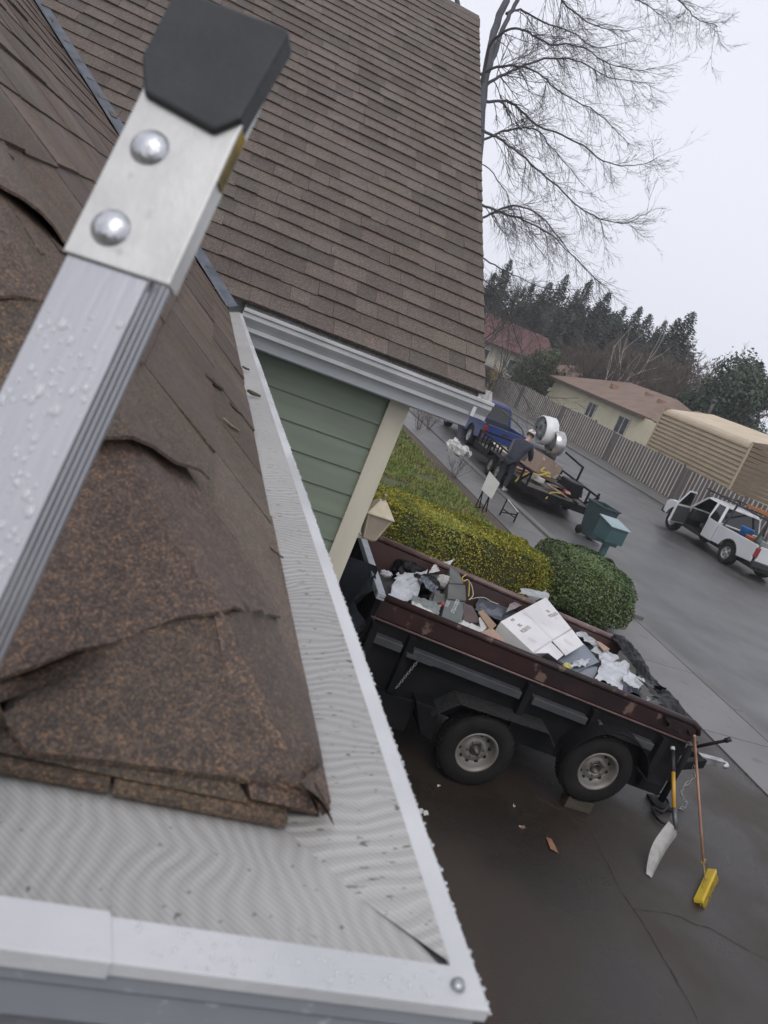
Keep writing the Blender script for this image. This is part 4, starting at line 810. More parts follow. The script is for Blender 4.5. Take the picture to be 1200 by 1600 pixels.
# ================================================================ kerbside things
mbx = thing('mailbox', 'teal green locking cluster mailbox on a post at the kerb', 'mailbox', (8.98, 13.75, 0), R_(8))
M_teal = mat('teal_enamel', (.030, .075, .082), (.045, .09, .095), rough=.4, scale=3)
b = MB(); b.bx(-.055, .055, -.055, .055, 0, .83); b.build('post', M_teal, mbx, bevel=.006)
b = MB(); b.bx(-.16, .16, -.12, .18, .80, .87); b.build('pedestal', M_teal, mbx, bevel=.005)
b = MB(); b.hexa([(-.22, -.18, .87), (.22, -.18, .87), (.22, .26, .87), (-.22, .26, .87)], [(-.22, -.18, 1.20), (.22, -.18, 1.20), (.22, .26, 1.27), (-.22, .26, 1.27)]); b.build('box', M_teal, mbx, bevel=.008)
b = MB(); b.hexa([(-.25, -.22, 1.195), (.25, -.22, 1.195), (.25, .29, 1.275), (-.25, .29, 1.275)], [(-.25, -.22, 1.215), (.25, -.22, 1.215), (.25, .29, 1.295), (-.25, .29, 1.295)]); b.build('lid', mat('pale_teal_lid', (.20, .28, .29), (.16, .23, .24), rough=.3, scale=4), mbx, bevel=.005)
bn = thing('wheeled_bin', 'dark green wheeled rubbish bin with open top behind the mailbox', 'bin', (11.05, 17.75, 0), R_(12)); bn.scale = (.9, .9, .92)
M_bin = mat('dark_green_plastic', (.018, .036, .042), (.026, .046, .052), rough=.5, scale=4)
def ring(mb, zs, th=.03):
    pr = []
    for z, a, c in zs: pr.append([(-a, -c, z), (a, -c, z), (a, c, z), (-a, c, z)])
    for p, q in zip(pr, pr[1:]):
        for i in range(4): mb.poly(p[i], p[(i+1) % 4], q[(i+1) % 4], q[i])
b = MB(); ring(b, [(.06, .22, .26), (.98, .30, .36), (.98, .33, .39), (1.03, .33, .39), (1.03, .29, .35), (.30, .22, .27)]); b.bx(-.22, .22, -.26, .26, .055, .07); b.bx(-.23, .23, -.27, .27, .28, .30); b.build('body', M_bin, bn, bevel=.012)
b = MB(); b.tube([(-.24, .47, 1.0), (.24, .47, 1.0)], .018, 8); b.tube([(-.24, .47, 1.0), (-.24, .36, 1.0)], .016, 8); b.tube([(.24, .47, 1.0), (.24, .36, 1.0)], .016, 8); b.build('handle', M_bin, bn)
for s_ in (-1, 1):
    b = MB(); b.lathe([(0, -.03), (.12, -.03), (.13, 0), (.12, .03), (0, .03)], Matrix.Translation((s_*.25, .27, .13)) @ Matrix.Rotation(R_(90), 4, 'Y'), 16); b.build('wheel', M_tyre, bn)
# white board signs by the pavement
def board_sign(name, label, quad, foot, m):
    q = [Vector(p) for p in quad]; c = sum(q, Vector())/4; t = thing(name, label, 'sign', (c.x, c.y, .03)); o_ = Vector(t.location)
    n_ = (q[1]-q[0]).cross(q[3]-q[0]).normalized(); mb = MB(); mb.hexa([p-n_*.012-o_ for p in q], [p+n_*.012-o_ for p in q]); mb.build('board', m, t, bevel=.003)
    mb = MB()
    for f in foot: mb.bar(Vector(f[0])-o_, Vector(f[1])-o_, .022)
    mb.build('stand', M_dk, t); return t
M_sign = mat('off_white_board', (.42, .42, .39), (.36, .36, .34), rough=.6, scale=4)
SN = Vector((-.62, -.70, .33)); s0 = Vector((7.55, 16.35, .5))
def SQ(x, y): return PL(x, y, s0, SN)
qs = [SQ(752, 765), SQ(768, 780), SQ(781, 755), SQ(765, 736)]
lo1, lo2 = qs[0].lerp(qs[1], .15), qs[0].lerp(qs[1], .75)
bk = Vector((.16, .2, 0))
board_sign('board_sign', 'blank off white board standing on short black legs by the pavement', qs, [(lo1, (lo1.x-.02, lo1.y-.02, .02)), (lo2, (lo2.x-.02, lo2.y-.02, .02)), (lo1, (lo1.x+.2, lo1.y+.25, .02)), (lo2, (lo2.x+.2, lo2.y+.25, .02)), ((lo1.x-.02, lo1.y-.02, .06), (lo2.x-.02, lo2.y-.02, .16))], M_sign)
s1 = Vector((8.15, 16.75, .35)); SN2 = Vector((.75, .2, .63))
def SQ2(x, y): return PL(x, y, s1, SN2)
q2 = [Vector((8.02, 16.72, .46)), Vector((8.27, 16.44, .30)), Vector((8.34, 16.60, .25)), Vector((8.09, 16.88, .41))]
board_sign('tilted_board', 'thin tilted white board on a black wire frame right of the blank board', q2, [(q2[0], (q2[0].x-.02, q2[0].y, .02)), (q2[1], (q2[1].x, q2[1].y, .02)), (q2[2], (q2[2].x, q2[2].y, .02)), (q2[3], (q2[3].x, q2[3].y, .02)), ((q2[0].x, q2[0].y, .2), (q2[1].x, q2[1].y, .15)), ((q2[0].x, q2[0].y, .12), (q2[2].x, q2[2].y, .2))], M_wpap)
# ---------------------------------------------------------------- bare branching helper
def grow(mb, p, d, L, r, lev, rn, droop=.0, up=.0, spread=.7, seg=4, nchild=(3, 5), mind=.003, curl=.18, shrink=.62):
    pts = [Vector(p)]; rs = [r]; d = Vector(d).normalized(); n_ = max(3, seg)
    for i in range(n_):
        d = (d+Vector((rn.uniform(-1, 1), rn.uniform(-1, 1), rn.uniform(-1, 1)))*curl+Vector((0, 0, up-droop))).normalized()
        pts.append(pts[-1]+d*L/n_); rs.append(max(mind*.6, r*(1-.6*(i+1)/n_)))
    mb.tube(pts, rs, 6 if r > .05 else 4 if r > .012 else 3, False)
    if lev <= 0: return
    for k in range(rn.randint(*nchild)):
        f = rn.uniform(.3, 1.0); i = min(n_-1, int(f*n_)); q = pts[i].lerp(pts[i+1], f*n_-i); dd = (pts[i+1]-pts[i]).normalized()
        o = dd.orthogonal().normalized(); a = rn.uniform(0, 6.28); o = o*math.cos(a)+dd.cross(o)*math.sin(a)
        grow(mb, q, dd+o*spread*rn.uniform(.7, 1.3), L*shrink*rn.uniform(.6, 1.1), max(mind, rs[i]*.6), lev-1, rn, droop, up, spread, seg, nchild, mind, curl, shrink)
M_bark = mat('grey_bark', (.10, .085, .075), (.06, .052, .047), rough=.9, scale=5, bump=.4, bscale=30)
M_brush = mat('reddish_twigs', (.105, .068, .052), (.07, .045, .036), rough=.9, scale=5)
def bare_shrub(name, label, loc, h, n, seed, m, lev=2, spread=.5, sp0=.6, r=.008):
    rn = random.Random(seed); mb = MB(); t = thing(name, label, 'shrub', loc)
    for i in range(n):
        a = 2*math.pi*i/n+rn.uniform(-.3, .3); grow(mb, (rn.uniform(-.05, .05), rn.uniform(-.05, .05), 0), (math.cos(a)*sp0, math.sin(a)*sp0, 1), h*rn.uniform(.4, .62), r, lev, rn, 0, .08, spread, 4, (3, 4), .0028)
    mb.build('branches', m, t, fix=False); return t
pb = G(708, 748); bare_shrub('bare_shrub', 'small bare shrub by the pavement with white plastic caught on its top', pb, .95, 9, 3, M_bark)
mb = MB(); rn = random.Random(8)
for i in range(9):
    c = pb+Vector((-.12+rn.uniform(-.30, .38), .1+rn.uniform(-.3, .3), .80+rn.uniform(-.10, .14))); r_ = rn.uniform(.07, .15)
    vs = []; o = random.Random(i)
    for a in range(7):
        for k in range(12):
            th, ph = math.pi*a/6, 2*math.pi*k/12; d = Vector((math.sin(th)*math.cos(ph), math.sin(th)*math.sin(ph), math.cos(th))); vs.append(c+d*r_*(1+.55*noise.noise(d*3+Vector((i*3, 0, 0)))+o.uniform(-.12, .12)))
    mb.add(vs, [(a*12+k, a*12+(k+1) % 12, (a+1)*12+(k+1) % 12, (a+1)*12+k) for a in range(6) for k in range(12)])
tag(mb.build('plastic_bag', M_wpap), 'torn white plastic bunched on top of the small bare shrub', 'plastic bag')
bare_shrub('bare_shrub', 'reddish brown bare shrub at the house corner under the gable eave', G(652, 672), 1.5, 14, 5, M_brush, 2, .5, .45, .009)
bare_shrub('bare_shrub', 'low reddish bare shrub at the lawn edge right of the house corner', G(668, 672), 1.0, 12, 6, M_brush, 2, .5, .5, .008)
# ================================================================ low trailer at the kerb
UT = thing('utility_trailer', 'low black flatbed trailer with angle iron rails at the kerb, loaded with junk', 'utility trailer', (10.52, 19.0, 0), R_(86))
UM = Matrix.Translation((10.52, 19.0, 0)) @ Matrix.Rotation(R_(86), 4, 'Z')
def uw(x, y, z): return UM @ Vector((x, y, z))
b = MB(); b.bx(0, 5.5, -1.0, 1.0, .46, .52); b.build('deck', mat('dirty_deck', (.055, .045, .038), (.10, .085, .07), scale=5, rough=.8), UT)
b = MB()
for y in (-1.02, 1.02): b.bx(0, 5.5, y-.03, y+.03, .34, .54)
for x in (.0, 5.5): b.bx(x-.03, x+.03, -1.05, 1.05, .34, .54)
b.bar((5.5, -1, .42), (6.6, 0, .45), .08, .1); b.bar((5.5, 1, .42), (6.6, 0, .45), .08, .1); b.build('frame', M_dk, UT, bevel=.004)
for y in (-1.02, 1.02):
    b = MB(); b.bar((.05, y, .90), (5.5, y, .92), .05)
    for x in (.05, .65, 1.75, 2.9, 4.1, 5.45): b.bar((x, y, .54), (x, y, .92), .05)
    b.bar((.62, y, .54), (.08, y, .88), .045)
    if y > 0:
        for x in (3.2, 3.55, 3.9, 4.5, 4.9): b.bar((x, y, .54), (x, y, .92), .04)
    b.build('side_rail', M_dk, UT, bevel=.004)
b = MB(); b.bar((5.48, -1.0, .92), (5.48, 1.0, .92), .05); b.build('front_rail', M_dk, UT)
for y in (1.16, -1.16):
    for x in (1.95, 2.72):
        M = Matrix.Translation((x, y, .33)) @ Matrix.Rotation(R_(-90 if y > 0 else 90), 4, 'X'); wv = MB(); wv.lathe([(.17, -.08), (.19, -.09), (.26, -.095), (.31, -.085), (.33, -.06), (.33, .06), (.31, .085), (.26, .095), (.19, .09), (.17, .08)], M, 24, True); wo = wv.build('wheel', M_tyre, UT)
        rv = MB(); rv.lathe([(.172, .06), (.165, .075), (.14, .05), (.06, .05), (.05, .07), (0, .07)], M, 20); rv.build('rim', M_rim, wo)
    b = MB(); s_ = 1 if y > 0 else -1
    for (x0, z0), (x1, z1) in zip(((1.5, .52), (1.6, .70), (3.05, .70)), ((1.6, .70), (3.05, .70), (3.17, .52))): b.hexa([(x0, y-.13, z0), (x1, y-.13, z1), (x1, y+.13, z1), (x0, y+.13, z0)], [(x0, y-.13, z0+.012), (x1, y-.13, z1+.012), (x1, y+.13, z1+.012), (x0, y+.13, z0+.012)])
    b.build('fender', M_dk, UT)
b = MB(); b.bar((.1, -1.02, 1.0), (.1, -1.02, .5), .05); b.bar((1.7, -1.02, .92), (1.7, -1.02, 1.35), .05); b.bar((1.7, -1.02, 1.34), (3.2, -1.02, 1.42), .05); b.build('rack_post', M_dk, UT)
# its load
def UP(x, y, z): return G(x, y, z)
rn = random.Random(91); mats_j = [M_brn, M_card, M_pcard, M_wood, M_gcard, M_wpap, M_brn]
nm = ['dark brown', 'tan', 'pinkish', 'weathered', 'grey', 'white', 'reddish brown']
spots = [(758, 10), (0, 0)]
where = ['at the tail end', 'near the tail end', 'behind the worker', 'beside the left rail', 'in the middle of the load', 'beside the big carton', 'under the yellow straps', 'beside the right rail']
for k in range(16):
    x = .35+k*.19; y = rn.uniform(-.75, .75); z = .56+.05*(k % 4)+.02*rn.random(); L_ = rn.uniform(.5, 1.1); j = k % 7
    b = MB(); b.box((0, 0, 0), (L_, rn.uniform(.12, .4), .025), rz(rn.uniform(-1.2, 1.2)) @ rx(rn.uniform(-.25, .25)) @ ry(rn.uniform(-.2, .2)))
    o = b.build('scrap_board', mats_j[j], None, bevel=.003); o.location = uw(x, y, z)
    tag(o, 'scrap board among the loose boards piled on the low black trailer', 'board', 'loose boards on the low trailer')
def ubox(name, label, cat, x, y, z, d, m, a=0., tilt=0., bevel=.005):
    b = MB(); b.box((0, 0, d[2]/2), d); o = b.build(name, m, None, bevel=bevel); o.location = uw(x, y, z); o.rotation_euler = (tilt, 0, R_(86)+a); return tag(o, label, cat)
M_ucard = mat('printed_brown_carton', (.26, .19, .15), (.21, .155, .12), rough=.8, scale=3, c3=(.42, .36, .33), c3scale=5, c3lo=.62)
ubox('cardboard_box', 'big brown printed cardboard box standing aslant in the middle of the low trailer', 'box', 2.35, -.12, .62, (.62, .85, .55), M_ucard, .35, .22)
ubox('cardboard_box', 'small white box at the tail end of the low trailer', 'box', .95, .42, .62, (.32, .26, .12), M_wpap, .5)
ubox('tool_tub', 'black plastic tub at the right rear of the low trailer', 'tub', 1.05, -.62, .54, (.62, .42, .42), M_black, .15, 0, .03)
ubox('crate', 'dark grey crate under the drums at the front of the low trailer', 'crate', 3.75, -.25, .53, (1.0, 1.1, .62), M_gcard, .1)
ubox('board', 'pale plywood sheet lying at the front left of the low trailer', 'board', 4.1, .58, .72, (1.25, .55, .03), mat('pale_plywood', (.50, .42, .34), (.56, .52, .47), scale=3, rough=.7), -.1, .12)
ubox('white_panel', 'white panel edge lying along the right rail of the low trailer', 'panel', 1.9, -.85, .80, (1.0, .18, .03), M_wpap, .08, .2)
ubox('red_lamp', 'small red lamp housing beside the black tub on the low trailer', 'lamp', .62, -.35, .60, (.16, .1, .1), mat('red_plastic', (.22, .03, .04), rough=.4), .4)
rope('strap', 'yellow strap hanging over the rear left edge of the low trailer', [uw(.95, .20, .95), uw(.85, .45, .80), uw(.75, .75, .78), uw(.70, 1.0, .62), uw(.68, 1.09, .42)], .03, M_yel, 'strap')
rope('strap', 'yellow strap bunched on top of the boards beside the big box', [uw(1.6, .1, .95), uw(1.35, .25, .85), uw(1.2, .05, .90), uw(1.0, .3, .82), uw(.95, .1, .85)], .03, M_yel, 'strap')
rope('strap', 'short yellow strap at the tail corner of the low trailer', [uw(.25, -.05, .62), uw(.15, .15, .60), uw(.05, .3, .56), uw(-.05, .4, .38)], .02, M_yel, 'strap')
# two drums
def drum(name, label, cx, cy, cz, R, L_, mshell, mend, ax_):
    t = thing(name, label, 'drum', (cx, cy, cz)); M = Vector(ax_).to_track_quat('Z', 'Y').to_matrix().to_4x4()
    MB().lathe([(R*.94, -L_/2), (R, -L_/2+.02), (R, -.02), (R*1.02, 0), (R, .02), (R, L_/2-.02), (R*.94, L_/2), (0, L_/2)], M, 32).build('shell', mshell, t)
    MB().lathe([(R*.94, -L_/2), (R*.90, -L_/2+.03), (R*.55, -L_/2+.05), (R*.5, -L_/2+.02), (R*.2, -L_/2+.02), (R*.17, -L_/2+.06), (0, -L_/2+.06)], M, 32).build('end_disc', mend, t)
    for k in range(3):
        a = 2.1*k; MB().box(M.to_3x3() @ Vector((R*.68*math.cos(a), R*.68*math.sin(a), -L_/2+.04)), (R*.2, R*.14, .03), M.to_3x3()).build('fitting', M_dk, t)
M_disc = mat('grey_drum_end', (.17, .175, .18), (.10, .105, .11), rough=.5, scale=6)
q = PL(853, 673, (10.85, 0, 0), Vector((1, 0, 0))); drum('drum', 'white drum with grey end lying on the load of the low trailer, the larger one', q.x, q.y, q.z, .43, .42, mat('white_enamel', (.66, .66, .66), (.58, .58, .58), rough=.35, scale=4), M_disc, (1, .05, .12))
q = PL(868, 692, (11.15, 0, 0), Vector((1, 0, 0))); drum('drum', 'bare steel drum with grey end lying right of the white drum', q.x, q.y, q.z, .37, .34, mat('bright_steel', (.52, .52, .51), (.40, .40, .39), rough=.3, metal=.8, scale=6), M_disc, (1, .02, .1))
ubox('crate', 'rusty steel trunk carrying the two drums on the low trailer', 'trunk', 3.6, -.35, 1.15, (.9, .8, .10), M_gcard, .1)
rope('pole', 'grey metal pole lying across the drums toward the blue truck', [uw(5.4, -.4, 1.2), uw(5.9, -.35, 1.42), uw(7.4, .0, 1.62)], .03, M_ledge, 'pole')
# ---------------------------------------------------------------- the worker
def skin(name, nodes, edges, m, parent, root=0, sub=2):
    me = bpy.data.meshes.new(name); me.from_pydata([n[0] for n in nodes], edges, []); me.materials.append(m)
    o = bpy.data.objects.new(name, me); COL.objects.link(o); o.parent = parent
    sk = o.modifiers.new('skin', 'SKIN'); sk.use_smooth_shade = True
    lay = me.skin_vertices[0] if me.skin_vertices else None
    for i, n in enumerate(nodes):
        r = n[1]; lay.data[i].radius = (r, r) if not isinstance(r, tuple) else r; lay.data[i].use_root = (i == root)
    s_ = o.modifiers.new('sub', 'SUBSURF'); s_.levels = s_.render_levels = sub; return o
def skinmesh(name, nodes, edges, m, parent, root=0, sub=2):
    me = bpy.data.meshes.new(name); me.from_pydata([n[0] for n in nodes], edges, [])
    o = bpy.data.objects.new(name, me); COL.objects.link(o); sk = o.modifiers.new('skin', 'SKIN'); sk.use_smooth_shade = True
    for i, n in enumerate(nodes):
        r = n[1]; me.skin_vertices[0].data[i].radius = r if isinstance(r, tuple) else (r, r); me.skin_vertices[0].data[i].use_root = (i == root)
    s_ = o.modifiers.new('sub', 'SUBSURF'); s_.levels = s_.render_levels = sub
    dg = bpy.context.evaluated_depsgraph_get(); dg.update(); ev = o.evaluated_get(dg); m2 = bpy.data.meshes.new_from_object(ev); bpy.data.objects.remove(o)
    m2.materials.clear(); m2.materials.append(m); m2.polygons.foreach_set('use_smooth', [True]*len(m2.polygons))
    o = bpy.data.objects.new(name, m2); COL.objects.link(o); o.parent = parent; return o
PX, PY = 9.14, 19.78
pr_ = thing('person', 'worker in dark navy jacket and white cap leaning over the low trailer at the kerb', 'person', (PX, PY, .09), R_(42))
M_skin = mat('skin', (.42, .26, .19), (.38, .23, .17), rough=.55, scale=20)
M_navy = mat('navy_jacket', (.016, .018, .032), (.026, .028, .042), rough=.85, scale=9, bump=.4, bscale=24)
M_jean = mat('dark_trousers', (.014, .016, .024), (.022, .023, .030), rough=.85, scale=9, bump=.3, bscale=24)
# local: x = facing, y = left, z = up; bent forward at the hips, arms reaching to the load
hip = (0, 0, .90); ch = (.30, 0, 1.30); nk = (.40, 0, 1.46); hd = (.47, 0, 1.60)
NB_ = [((0, 0, .92), (.15, .12)), ((.12, 0, 1.10), (.14, .11)), (ch, (.165, .12)), ((.37, 0, 1.43), (.075, .075)), (nk, .058), ((.45, 0, 1.55), (.075, .08)), ((.47, 0, 1.64), (.085, .095)), ((.48, 0, 1.70), (.075, .08))]
EB = [(i, i+1) for i in range(7)]
def arm(s_): 
    i = len(NB_); NB_.extend([((.31, s_*.19, 1.34), .062), ((.46, s_*.25, 1.12), .046), ((.66, s_*.20, .98), .032), ((.73, s_*.19, .955), (.036, .022))]); EB.extend([(2, i), (i, i+1), (i+1, i+2), (i+2, i+3)])
    for k, (dy, L_, bend) in enumerate(((-.030, .070, .02), (-.010, .082, .022), (.010, .078, .024), (.028, .062, .02))):
        j = len(NB_); NB_.extend([((.765, s_*.19+dy, .945), .009), ((.765+L_*.55, s_*.19+dy*1.2, .94), .0085), ((.765+L_, s_*.19+dy*1.25, .94-bend), .0075)]); EB.extend([(i+3, j), (j, j+1), (j+1, j+2)])
    j = len(NB_); NB_.extend([((.735, s_*.19-s_*.042, .945), .010), ((.775, s_*.19-s_*.062, .935), .008)]); EB.extend([(i+3, j), (j, j+1)])
arm(1); arm(-1)
for s_ in (1, -1):
    i = len(NB_); NB_.extend([((-.02, s_*.095, .84), .085), ((.03, s_*.11, .47), .056), ((-.03, s_*.12, .10), .040), ((.02, s_*.125, .035), .036), ((.13, s_*.135, .028), .032)]); EB.extend([(0, i), (i, i+1), (i+1, i+2), (i+2, i+3), (i+3, i+4)])
skinmesh('body', NB_, EB, M_skin, pr_)
JN = [((-.02, 0, .80), (.19, .165)), ((-.01, 0, .90), (.20, .17)), ((.12, 0, 1.10), (.20, .175)), ((.30, 0, 1.32), (.225, .18)), ((.39, 0, 1.46), (.115, .11))]; JE = [(0, 1), (1, 2), (2, 3), (3, 4)]
for s_ in (1, -1):
    i = len(JN); JN += [((.31, s_*.21, 1.34), .105), ((.46, s_*.26, 1.12), .085), ((.69, s_*.195, .97), .058)]; JE += [(3, i), (i, i+1), (i+1, i+2)]
skinmesh('jacket', JN, JE, M_navy, pr_)
TNn = [((-.01, 0, .90), (.165, .14))]; TE = []
for s_ in (1, -1):
    i = len(TNn); TNn += [((-.02, s_*.10, .80), .105), ((.03, s_*.115, .47), .078), ((-.02, s_*.12, .10), .062)]; TE += [(0, i), (i, i+1), (i+1, i+2)]
skinmesh('trousers', TNn, TE, M_jean, pr_)
for s_ in (1, -1):
    skinmesh('shoe', [((-.07, s_*.125, .045), .05), ((.05, s_*.13, .045), .052), ((.17, s_*.137, .035), .040)], [(0, 1), (1, 2)], mat('pale_trainer', (.38, .38, .37), (.3, .3, .3), rough=.6, scale=20), pr_)
b = MB(); HM = Matrix.Translation((.475, 0, 1.665)) @ Matrix.Rotation(R_(22), 4, 'Y')
b.lathe([(.112, 0), (.113, .035), (.10, .075), (.06, .105), (0, .115)], HM, 20); b.poly(*[HM @ Vector(v) for v in ((.10, -.07, .008), (.19, -.045, -.005), (.20, 0, -.008), (.19, .045, -.005), (.10, .07, .008))]); b.build('cap', mat('white_cap', (.58, .57, .56), (.3, .12, .12), lo=.55, hi=.62, scale=9, rough=.8), pr_)
b = MB(); b.lathe([(.102, -.075), (.108, -.03), (.110, .005)], HM, 20); hb_ = b.build('hair', mat('dark_hair', (.02, .015, .012), rough=.7), pr_)
FM = Matrix.Translation((.478, 0, 1.625)) @ Matrix.Rotation(R_(20), 4, 'Y')
b = MB(); b.sphere(FM @ Vector((.092, 0, .0)), .018, 8, (1, .8, 1.3)); b.build('nose', M_skin, pr_)
for s_ in (1, -1):
    MB().sphere(FM @ Vector((.080, s_*.034, .022)), .011, 8).build('eye', mat('eye', (.05, .035, .03), rough=.2), pr_)
    MB().sphere(FM @ Vector((.0, s_*.094, .0)), .024, 8, (.9, .4, 1.3)).build('ear', M_skin, pr_)
b = MB(); b.sphere(FM @ Vector((.080, 0, -.040)), .02, 8, (.5, 1.2, .35)); b.build('mouth', mat('lips', (.28, .12, .10), rough=.5), pr_)
# ================================================================ pickups
M_glass = mat('dark_glass', (.012, .014, .016), rough=.08, spec=.6)
M_trimb = mat('black_trim', (.016, .016, .017), (.025, .025, .026), rough=.6, scale=9)
M_seat = mat('grey_seat', (.05, .05, .055), (.035, .035, .04), rough=.9, scale=9)
M_chrome = mat('chrome', (.6, .6, .6), rough=.2, metal=.9)
def pickup(name, label, loc, rot, paint, opened, alloy):
    t = thing(name, label, 'pickup truck', loc, rot); HW = .87; RA, FA, WR = 1.15, 4.30, .365
    def arch(cx, R=.44, n=12): return [(cx+R*math.cos(a), WR+R*math.sin(a)) for a in [R_(180-180*i/n) for i in range(n+1)] if WR+R*math.sin(a) >= .42]
    for s_ in (1, -1):
        y0, y1 = s_*HW, s_*(HW-.07)
        b = MB(); b.prism([(.06, .52)]+[(RA-.44, .46)]+arch(RA)+[(RA+.44, .46), (2.02, .44), (2.02, 1.05), (.06, 1.08)], y0, y1); b.build('bed_side', paint, t, bevel=.018)
        seg = [(2.06, .42), (2.62, .42), (2.62, 1.07), (2.06, 1.06)]
        b = MB(); b.prism(seg, y0, y1); b.build('cab_corner', paint, t, bevel=.018)
        b = MB(); b.prism([(3.74, .42), (FA-.44, .42)]+arch(FA)+[(FA+.44, .44), (5.0, .48), (5.02, .84), (4.9, .96), (3.74, 1.06)], y0, y1); b.build('front_wing', paint, t, bevel=.018)
        d = MB(); d.prism([(2.645, .42), (3.72, .42), (3.72, 1.07), (2.645, 1.07)], s_*.035, -s_*.035)
        d.bar((2.69, 0, 1.07), (2.78, -s_*.17, 1.60), .06, .05); d.bar((2.78, -s_*.17, 1.60), (3.28, -s_*.17, 1.60), .05, .05); d.bar((3.28, -s_*.17, 1.60), (3.70, 0, 1.07), .05, .05)
        M = Matrix.Translation((3.72, s_*(HW-.035), 0)) @ Matrix.Rotation(-s_*(R_(62) if opened and s_ == 1 else 0), 4, 'Z') @ Matrix.Translation((-3.72, 0, 0))
        d.v = [tuple(M @ Vector(v)) for v in d.v]; do = d.build('door', paint, t, bevel=.012)
        g_ = MB(); g_.poly(*[M @ Vector(v) for v in ((2.71, s_*.004, 1.07), (3.66, s_*.004, 1.07), (3.27, -s_*.165, 1.585), (2.80, -s_*.165, 1.585))]); g_.build('window', M_glass, do)
        g_ = MB(); g_.box(M @ Vector((2.78, s_*.045, .90)), (.14, .02, .035), M.to_3x3()); g_.build('handle', M_trimb, do)
        if opened and s_ == 1:
            g_ = MB(); g_.box(M @ Vector((3.18, -s_*.045, .74)), (.98, .02, .56), M.to_3x3()); g_.build('inner_trim', M_seat, do, bevel=.01)
        g_ = MB(); g_.box(M @ Vector((3.62, s_*.13, 1.10)), (.10, .20, .15), M.to_3x3()); g_.build('mirror', M_trimb, do, bevel=.02)
        g_ = MB(); g_.poly((2.12, s_*.845, 1.08), (2.60, s_*.845, 1.08), (2.62, s_*.70, 1.585), (2.24, s_*.70, 1.585)); g_.build('rear_side_window', M_glass, t)
        g_ = MB(); g_.bx(.02, .09, s_*.86, s_*.70, .70, 1.0); g_.build('tail_light', mat('red_lens', (.26, .02, .03), rough=.25), t, bevel=.01)
        g_ = MB(); g_.bx(4.98, 5.05, s_*.84, s_*.52, .68, .88); g_.build('headlight', mat('clear_lens', (.5, .5, .5), rough=.15), t, bevel=.01)
        for cx in (RA, FA):
            ac = MB(); ac.tube([(x, s_*(HW-.005), z) for x, z in arch(cx, .445, 16)], .022, 6); ac.build('arch_flare', M_trimb, t)
            Mw = Matrix.Translation((cx, s_*(HW-.12), WR)) @ Matrix.Rotation(R_(-90*s_), 4, 'X'); h = .12
            wv = MB(); wv.lathe([(.205, -h*.8), (.22, -h), (.29, -h*1.04), (.35, -h*.9), (.365, -h*.55), (.365, h*.55), (.35, h*.9), (.29, h*1.04), (.22, h), (.205, h*.8)], Mw, 32, True); wo = wv.build('wheel', M_tyre, t)
            rm = MB(); rm.lathe([(.207, h*.7), (.20, h*.95), (.18, h*.6), (.175, 0), (0, 0)], Mw, 28)
            for k in range(5):
                a = 2*math.pi*k/5+.3; p0 = Mw @ Vector((.04*math.cos(a), .04*math.sin(a), h*.75)); p1 = Mw @ Vector((.185*math.cos(a), .185*math.sin(a), h*.65)); rm.bar(p0, p1, .075, .03, (0, 1, 0))
            rm.lathe([(.06, h*.5), (.055, h*.9), (0, h*.92)], Mw, 16); rm.build('rim', alloy, wo)
    b = MB(); b.bx(.05, 5.0, -.55, .55, .30, .44); b.bx(3.80, 4.95, -.70, .70, .44, .86); b.bx(2.06, 3.8, -.79, .79, .38, .46); b.build('chassis', M_trimb, t)
    b = MB(); b.bx(.10, 2.02, -.80, .80, .50, .56); b.bx(1.96, 2.03, -.80, .80, .5, 1.06); b.build('bed_floor', M_trimb, t)
    b = MB(); b.bx(.05, .12, -.69, .69, .54, 1.06); tg_ = b.build('tailgate', paint, t, bevel=.015); b = MB(); b.bx(.035, .049, -.12, .12, .86, .94); b.build('handle', M_trimb, tg_)
    b = MB(); b.bx(-.112, -.101, -.17, .17, .46, .56); b.build('number_plate', M_sign, t)
    b = MB(); b.hexa([(3.72, -.80, .90), (4.96, -.76, .82), (4.96, .76, .82), (3.72, .80, .90)], [(3.72, -.80, 1.09), (4.90, -.76, .985), (4.90, .76, .985), (3.72, .80, 1.09)]); b.build('hood', paint, t, bevel=.03)
    b = MB(); b.bx(4.93, 5.0, -.52, .52, .60, .92); b.build('grille', M_trimb, t, bevel=.01)
    b = MB(); b.bx(-.10, .04, -.84, .84, .42, .60); b.build('rear_bumper', M_trimb, t, bevel=.02)
    b = MB(); b.bx(4.98, 5.13, -.86, .86, .42, .62); b.build('front_bumper', M_trimb, t, bevel=.03)
    b = MB(); b.hexa([(2.20, -.71, 1.60), (3.30, -.71, 1.60), (3.30, .71, 1.60), (2.20, .71, 1.60)], [(2.26, -.62, 1.69), (3.22, -.62, 1.69), (3.22, .62, 1.69), (2.26, .62, 1.69)])
    for s_ in (1, -1):
        b.bar((3.74, s_*.79, 1.06), (3.28, s_*.68, 1.61), .06); b.bar((2.62, s_*.83, 1.06), (2.70, s_*.69, 1.61), .09, .05); b.bar((2.08, s_*.83, 1.06), (2.22, s_*.69, 1.61), .09, .05)
    b.bx(2.06, 2.12, -.82, .82, .46, 1.10); b.build('cab', paint, t, bevel=.02)
    b = MB(); b.poly((3.735, -.76, 1.09), (3.735, .76, 1.09), (3.29, .66, 1.60), (3.29, -.66, 1.60)); b.build('windscreen', M_glass, t)
    b = MB(); b.poly((2.085, -.76, 1.10), (2.085, .76, 1.10), (2.20, .66, 1.59), (2.20, -.66, 1.59)); b.build('rear_window', M_glass, t)
